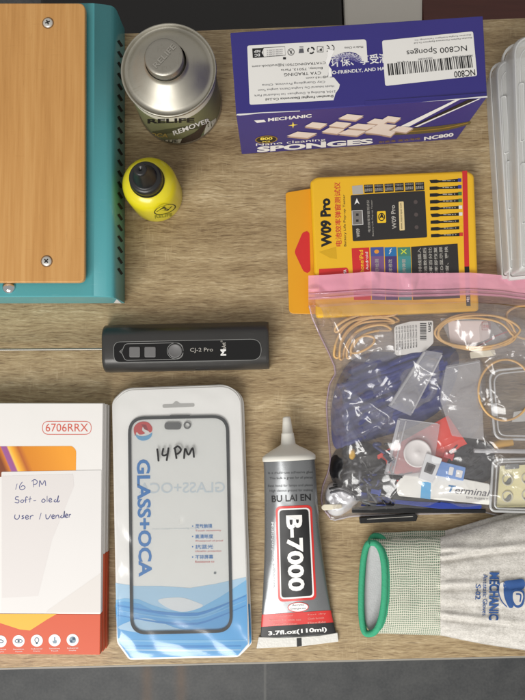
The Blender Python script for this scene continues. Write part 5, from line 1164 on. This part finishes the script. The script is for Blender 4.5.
mb = MB(); mound(mb, [(349, 452), (352, 448.6), (355, 450), (356, 456), (352.6, 460), (349, 458)], 0.0088, 0.0040, mat('mustard plastic', C(206, 160, 40), 0.45), 2, 0.0003, 0.1, 8); single(mb, 'yellow_bead', 'small mustard yellow plastic bead at the left of the clear bag', 'bead', 352, 454, 0.0088)
# white packet with lettering
pkt = mat('white packet paper', C(240, 239, 232), 0.5, var=0.03, bump=0.15, bscale=120)
mb = MB(); slabpx(mb, rpoly([(396, 484), (404, 474.6), (426, 471.6), (490, 484), (490, 505), (420, 498), (398, 496)], [3, 3, 2, 2, 2, 2, 3]), 0.0102, 0.0114, pkt); o = single(mb, 'white_packet', 'white paper packet with blue lettering in the lower part of the bag', 'packet', 440, 488, 0.0102, None, 0.0004)
S = planeZ(0.0114); mb = MB(); cyan = mat('packet sky blue', C(88, 174, 224), 0.4)
fill(mb, [(421.6, 482), (431, 482), (430.4, 499.4), (420.4, 498)], S, 0.0001, cyan); text(mb, 'T', (446, 492), (453.4, 493.0), 7.4, S, 0.0001, mat('packet blue', C(58, 120, 170), 0.4), 0.03, slant=0.25); text(mb, 'erminal', (454, 493.2), (488, 496.6), 7.0, S, 0.0001, grey_ink, 0.01, slant=0.3); text(mb, 'SIM INSERT', (466, 498.4), (488, 500.4), 2.0, S, 0.0001, grey_ink, 0.0)
mb.build('printed_lettering', o)
# white and blue connector
mb = MB(); slabpx(mb, rpoly([(426.6, 453), (442.6, 458.6), (432.6, 483.6), (419, 478.8)], 1.2), 0.0116, 0.0152, mat('white plastic housing', C(220, 222, 224), 0.4)); o = single(mb, 'white_connector', 'white plastic connector with dark slot above the white packet', 'connector', 432, 468, 0.0116, None, 0.0005)
mb = MB(); S = planeZ(0.0152); fill(mb, rpoly([(427, 462), (436, 465.4), (432, 474.8), (423.6, 471.6)], 1), S, 0.0001, mat('slot grey', C(96, 96, 98), 0.4)); fill(mb, [(428.4, 464.4), (433.6, 466.2), (430.8, 472.2), (426.2, 470.6)], S, 0.0002, mat('slot dark', C(62, 62, 66), 0.4)); mb.build('slot', o)
mb = MB(); slabpx(mb, rpoly([(440, 461), (466, 467.4), (463.6, 481), (436.4, 475.6)], 1.2), 0.0116, 0.0140, mat('clear blue plastic', C(118, 156, 216), 0.25, var=0.2, vscale=150)); o = single(mb, 'blue_connector', 'pale blue plastic clip right of the white connector', 'clip', 450, 470, 0.0116, None, 0.0005)
mb = MB(); S = planeZ(0.0140); fill(mb, rpoly([(449.6, 466.6), (454, 467.6), (452.4, 475.6), (448, 474.6)], 1), S, 0.0001, white_ink); fill(mb, rpoly([(456.4, 469.6), (463, 471), (461.6, 478), (455.4, 476.8)], 1), S, 0.0001, white_ink); mb.build('pale_insert', o)
# yellow tool handle and clear rod
mb = MB(); mb.tube([W(493, 447, 0.0105), W(500, 444, 0.0108), (W(512, 441.4, 0.0108))], 0.0032, mat('ochre plastic', C(196, 152, 70), 0.45), 12); mb.tube([W(480, 451, 0.0105), W(493, 447, 0.0105)], 0.0026, bkl, 10); single(mb, 'tool_handle', 'ochre yellow and black tool handle beside the clear rod', 'handle', 496, 446, 0.0075)
mb = MB(); mb.tube([W(474, 450.8, 0.0142), W(545, 451.6, 0.0142)], 0.0016, bagf2, 10); single(mb, 'clear_rod', 'translucent white rod above the lidded lens box', 'rod', 500, 451, 0.0126)
# lidded clear cases
clr = film('clear hard plastic', (0.95, 0.96, 0.96, 1), 0.03, C(234, 236, 238), 0.06, 0.05); clr2 = film('clear plastic rim', (0.92, 0.93, 0.93, 1), 0.42, C(246, 247, 248), 0.1, 0.08)
def smallcase(q, r, z0, z1, label):
    t = thing('lidded_case', W(q[0][0], q[0][1], z0), label, 'case', 'small clear cases inside the bag'); px_ = rpoly(q, r, 7)
    mb = MB(); slabpx(mb, px_, z0, z1, clr); mb.build('clear_shell', t)
    mb = MB(); cx_ = sum(p[0] for p in q)/len(q); cy_ = sum(p[1] for p in q)/len(q)
    mb.tube([W(x, y, z1) for x, y in px_], 0.0009, clr2, 8, True); mb.tube([W(cx_+(x-cx_)*0.88, cy_+(y-cy_)*0.9, z1) for x, y in px_], 0.0006, clr2, 8, True); mb.tube([W(x, y, z0+0.001) for x, y in px_], 0.0008, clr2, 8, True); mb.build('rounded_rim', t); return t
lc = smallcase([(489, 371), (560, 364), (562, 440), (495, 439)], [12, 8, 8, 9], 0.004, 0.0128, 'empty small clear lidded case with rounded corners, upper right in the bag')
mb = MB(); slabpx(mb, rpoly([(491, 404), (497, 403), (498, 416), (492, 417)], 1), 0.0128, 0.0142, clr2); mb.build('latch', lc, 0.0003)
mb = MB(); slabpx(mb, [(514, 412), (530, 409), (532, 421), (512, 422)], 0.0050, 0.0056, white_paper); single(mb, 'paper_scrap', 'small white paper scrap inside the empty clear lidded case', 'paper scrap', 520, 416, 0.005)
smallcase([(493, 459.5), (562, 458), (562, 513), (490, 511)], [6, 8, 8, 6], 0.002, 0.0125, 'small clear lidded case holding a yellow card of grey lens rings')
ycard = mat('pale yellow card', C(255, 243, 188), 0.6, var=0.03)
mb = MB(); slabpx(mb, rpoly([(500, 466), (560, 463), (560, 507), (496.6, 507.4)], 2), 0.0088, 0.0096, ycard); o = single(mb, 'lens_card', 'pale yellow card carrying grey camera lens rings inside the lower clear case', 'card', 520, 486, 0.0088)
S = planeZ(0.0096); greyl = mat('lens grey', C(128, 130, 130), 0.3, 0.3); mb = MB(); slabpx(mb, rpoly([(505, 464.6), (519, 463.8), (519.4, 468.6), (505.2, 469.6)], 1.4), 0.0096, 0.0106, greyl); mb.build('grey_pad', o, 0.0003)
for x, y in ((507.6, 480), (507.4, 496.6), (526.8, 478.6), (527, 495.4), (545, 478), (545.4, 494)):
    mb = MB(); mb.tube([W(a, b_, 0.0102) for a, b_ in ell(x, y, 5.0, 5.2, 28)], 0.0005, mat('pale lens rim', C(224, 220, 204), 0.4), 8, True)
    fill(mb, [(x+3.9*math.cos(a), y+4.1*math.sin(a)) for a in [math.radians(d) for d in range(-40, 150, 12)]]+[(x-1.2, y+1.4), (x+0.6, y-1.4)], S, 0.0002, greyl)
    mb.build('lens_ring', o)
# the big bag itself: bottom sheet, top sheet with creases, pink zip
lefte = [(272, 308.8), (304, 308.4), (318, 312), (336, 320), (352, 328), (366, 334), (374, 335), (384, 329), (404, 326), (424, 327), (444, 328.6), (460, 330), (472, 328), (486, 322.6), (498, 320.8), (508, 322.4), (514, 327), (519, 331)]
def LX(y): return interp(lefte, y)
def topY(x): return interp([(308, 275.6), (330, 274.6), (371, 271.6), (400, 273.0), (440, 273.0), (470, 272.6), (500, 275.0), (525, 278.8), (585, 284)], x)
def botY(x): return interp([(320, 517), (335, 520.5), (352, 516.5), (400, 514.6), (440, 514.0), (470, 513.0), (485, 512.6), (500, 516.6), (525, 517.6), (585, 518)], x)
XR = 585.0
def seg_d(px, py, a, b_):
    vx, vy = b_[0]-a[0], b_[1]-a[1]; t = max(0, min(1, ((px-a[0])*vx+(py-a[1])*vy)/(vx*vx+vy*vy))); dx_, dy_ = px-a[0]-vx*t, py-a[1]-vy*t
    return math.hypot(dx_, dy_), t
CREASES = [([(338, 379), (352, 392), (371, 404), (390, 418)], 0.0024, 3.4), ([(337, 384), (346, 408), (354, 432), (366, 450)], 0.0022, 3.2), ([(345, 360), (366, 350), (392, 345)], 0.0013, 2.6), ([(330, 420), (340, 440), (344, 458), (362, 466)], 0.0011, 2.0),
 ([(366, 450), (352, 466), (352, 484), (354, 500)], 0.0012, 1.8), ([(330, 470), (350, 462), (378, 452)], 0.0010, 1.8), ([(396, 300), (404, 330), (420, 352)], 0.0009, 3), ([(360, 412), (384, 430), (412, 436)], 0.0010, 2.4), ([(440, 352), (462, 374), (470, 392)], 0.0012, 2.6), ([(398, 480), (440, 470), (490, 468)], 0.0007, 2.4),
 ([(334, 510), (380, 506), (440, 506), (486, 508)], 0.0010, 1.8), ([(486, 320), (500, 345), (524, 356)], 0.0012, 2.6), ([(330, 330), (350, 352)], 0.001, 2.4), ([(420, 410), (450, 404), (484, 412)], 0.0009, 2.4), ([(462, 440), (500, 430), (520, 436)], 0.0009, 2.2)]
rnd = random.Random(29); FINE = []
for i in range(30):
    x, y = rnd.uniform(335, 520), rnd.uniform(318, 505); a = rnd.choice((0.6, 2.3, 1.2, 2.8))+rnd.uniform(-0.35, 0.35); L_ = rnd.uniform(14, 46); pl = [(x, y)]
    for k in range(3): pl.append((pl[-1][0]+math.cos(a)*L_/3, pl[-1][1]+math.sin(a)*L_/3)); a += rnd.uniform(-0.5, 0.5)
    FINE.append((pl, rnd.uniform(0.00035, 0.0007), 0.85))
def crease(px, py):
    h = 0
    for pl, a, w_ in FINE:
        if not (min(pl[0][0], pl[-1][0])-12 < px < max(pl[0][0], pl[-1][0])+12 and min(pl[0][1], pl[-1][1])-12 < py < max(pl[0][1], pl[-1][1])+12): continue
        m = min((seg_d(px, py, pl[i], pl[i+1])[0] for i in range(3)))
        if m < 5: h = max(h, a*math.exp(-(m/w_)**1.3))
    for pl, a, w_ in CREASES:
        x0 = min(p[0] for p in pl)-9; x1 = max(p[0] for p in pl)+9; y0 = min(p[1] for p in pl)-9; y1 = max(p[1] for p in pl)+9
        if not (x0 < px < x1 and y0 < py < y1): continue
        wob = 1.6*noise.noise(Vector((px*0.11, py*0.11, a*1e4))); m = min((seg_d(px+wob, py+wob, pl[i], pl[i+1])[0] for i in range(len(pl)-1)))
        h = max(h, a*math.exp(-(m/(w_*1.3))**1.4)*(0.55+0.9*abs(noise.noise(Vector((px*0.06, py*0.06, 8))))))
    return h*1.35
def bagz(px, py):
    l = LX(py); dl = px-l; dr = XR-px; dt = py-topY(px); db = botY(px)-py; d = max(0, min(dl, dr, db))
    sm = min(1, d/22); sm = sm*sm*(3-2*sm)
    z = 0.0010+0.0155*sm
    # upper part rests flat on the yellow pack
    k = min(1, max(0, (318-py)/16)); zt = 0.0132 if px < 482 else 0.0132-0.003*min(1, (px-482)/40)
    if px < 320: zt = 0.0132-0.008*(320-px)/12*(0.4 if py < 290 else 0.7)
    z = z*(1-k)+zt*k
    # creases
    q = Vector((px*0.035, py*0.035, 4.0)); a = noise.noise(q); b_ = noise.noise(q*2.1+Vector((5, 1, 0)))
    r1 = (1-abs(a)*2.2); r2 = (1-abs(b_)*2.4); amp = (0.0017*max(0, r1)**4+0.0008*max(0, r2)**3)*(0.15+0.85*(1-k))
    fan = 0.0005*math.sin((px*0.12+py*0.21)+3*noise.noise(q*0.7))*(1-k)
    amp *= 0.5*min(1, d/8+0.1); amp += crumple(px, py, 5, 46)*min(1, d/12)*(1-k); amp += crease(px, py)*min(1, d/5)*(1-k); return z+amp+fan*min(1, d/10)+(0.00035*math.sin(px*0.23)+0.0005*noise.noise(Vector((px*0.05, 1, 2))))*k
bag = thing('zip_bag', W(430, 400, 0), 'large clear zip bag with pink top full of small repair parts', 'zip bag')
bf = film('clear bag film', (0.995, 0.99, 0.995, 1), 0.075, C(250, 246, 248), 0.17, 0.05, 0.10, 40)
nx, ny = 300, 270; rows = []; rowsb = []
for j in range(ny+1):
    v = j/ny; row = []; rb = []
    for i in range(nx+1):
        u = i/nx; yg = 304+(516-304)*v; x = LX(yg)+(XR-LX(yg))*u; y0_, y1_ = topY(x)+29.5, botY(x); y = y0_+(y1_-y0_)*v
        x = LX(y)+(XR-LX(y))*u; z = bagz(x, y)
        if v == 1 or u in (0, 1): z = 0.0010 if v > 0.1 else z
        row.append(W(x, y, z))
        rb.append(W(x, y, 0.0005 if y > 316 else 0.0127+(0.0004 if y > 300 else 0)))
    rows.append(row[::-1]); rowsb.append(rb)
mb = MB(); mb.grid(rows, bf, True); mb.build('top_film', bag)
mb = MB(); mb.grid(rowsb, film('bag back film', (0.985, 0.965, 0.985, 1), 0.03, C(226, 214, 226), 0.2, 0.015), True); mb.build('back_film', bag)
# sealed left and bottom edges: a faint purple welded seam
seam = film('bag welded seam', (0.93, 0.86, 0.92, 1), 0.3, C(222, 200, 218), 0.15, 0.10)
mb = MB(); mb.tube([W(LX(y)+0.3, y, 0.0014 if y > 330 else 0.0014+0.010*(330-y)/24) for y in [306+k*4 for k in range(54)]], 0.0006, seam, 6)
mb.tube([W(x, botY(x)-0.4, 0.0013) for x in [330+k*5 for k in range(51)]], 0.0006, film('bag bottom seam', (0.95, 0.94, 0.96, 1), 0.45, C(224, 220, 226), 0.15, 0.12), 6); mb.build('welded_seam', bag)
pinkm = film('pink zip plastic', (0.98, 0.66, 0.75, 1), 0.70, C(255, 178, 200), 0.13, 0.09, 0.4, 40); pink2 = film('clear pink zip', (0.93, 0.76, 0.82, 1), 0.42, C(240, 180, 200), 0.18, 0.08, 0.3, 40)
pink3 = film('clear pink lip', (0.97, 0.90, 0.92, 1), 0.12, C(226, 180, 190), 0.15, 0.07, 0.3, 40)
def strip(o0, o1, n, m, dz=0.0):
    rows_ = []
    for j in range(n+1):
        row = []
        for i in range(241):
            x = 308.4+(XR-308.4)*i/240; y = topY(x)+(o0+(o1-o0)*j/n)*(1 if x < 400 else 1-0.0011*(x-400)); row.append(W(x, y, bagz(x, y)+dz+0.0010*max(0, noise.noise(Vector((x*0.022+y*0.03, y*0.09, 9))))+max(0.0, 1.9*crumple(x, y, 77, 34))*(1 if o0 == 0 else 0.3)))
        rows_.append(row[::-1])
    mb.grid(rows_, m, True)
mb = MB(); strip(0, 16.6, 14, pinkm, 0.0010); mb.build('pink_header', bag)
mb = MB(); strip(16.6, 24.4, 6, pink2, 0.0010)
for o0 in (18.2, 22.6):
    mb.tube([W(x, topY(x)+o0*(1 if x < 400 else 1-0.0011*(x-400)), bagz(x, topY(x)+o0)+0.0014) for x in [309+k*4.6 for k in range(60)]], 0.0006, pink2, 6)
mb.build('zip_closure', bag)
mb = MB(); strip(24.4, 32, 5, pink3, 0.0008); mb.build('zip_lip', bag)

# ================================================================== light, world, camera
def area(name, loc, target, sx, sy, power, col):
    l = bpy.data.lights.new(name, 'AREA'); l.shape = 'RECTANGLE'; l.size = sx; l.size_y = sy; l.energy = power; l.color = col
    o = bpy.data.objects.new(name, l); COL.objects.link(o); o.location = loc
    o.rotation_euler = (Vector(target)-Vector(loc)).to_track_quat('-Z', 'Y').to_euler(); return o
area('window_light', (-0.45, -0.95, 0.95), (0.0, -0.05, 0), 0.9, 0.7, 20.5, (1.0, 0.985, 0.955))
w = bpy.data.worlds.new('World'); sc.world = w; w.use_nodes = True
bg = w.node_tree.nodes['Background']; bg.inputs['Color'].default_value = (1.0, 0.97, 0.93, 1); bg.inputs['Strength'].default_value = 0.46
cam = bpy.data.cameras.new('camera'); co = bpy.data.objects.new('camera', cam); COL.objects.link(co); sc.camera = co
co.matrix_world = Matrix.Translation(EYE) @ RC.to_4x4()
cam.sensor_fit = 'VERTICAL'; cam.sensor_height = 36; cam.lens = F/700*36; cam.clip_start = 0.01; cam.clip_end = 50
vs = sc.view_settings; sc.display_settings.display_device = 'sRGB'; vs.view_transform = 'Standard'; vs.look = 'None'; vs.exposure = 0.0; vs.gamma = 1.0
cy = sc.cycles; cy.use_denoising = True; cy.transparent_max_bounces = 24; cy.max_bounces = 10
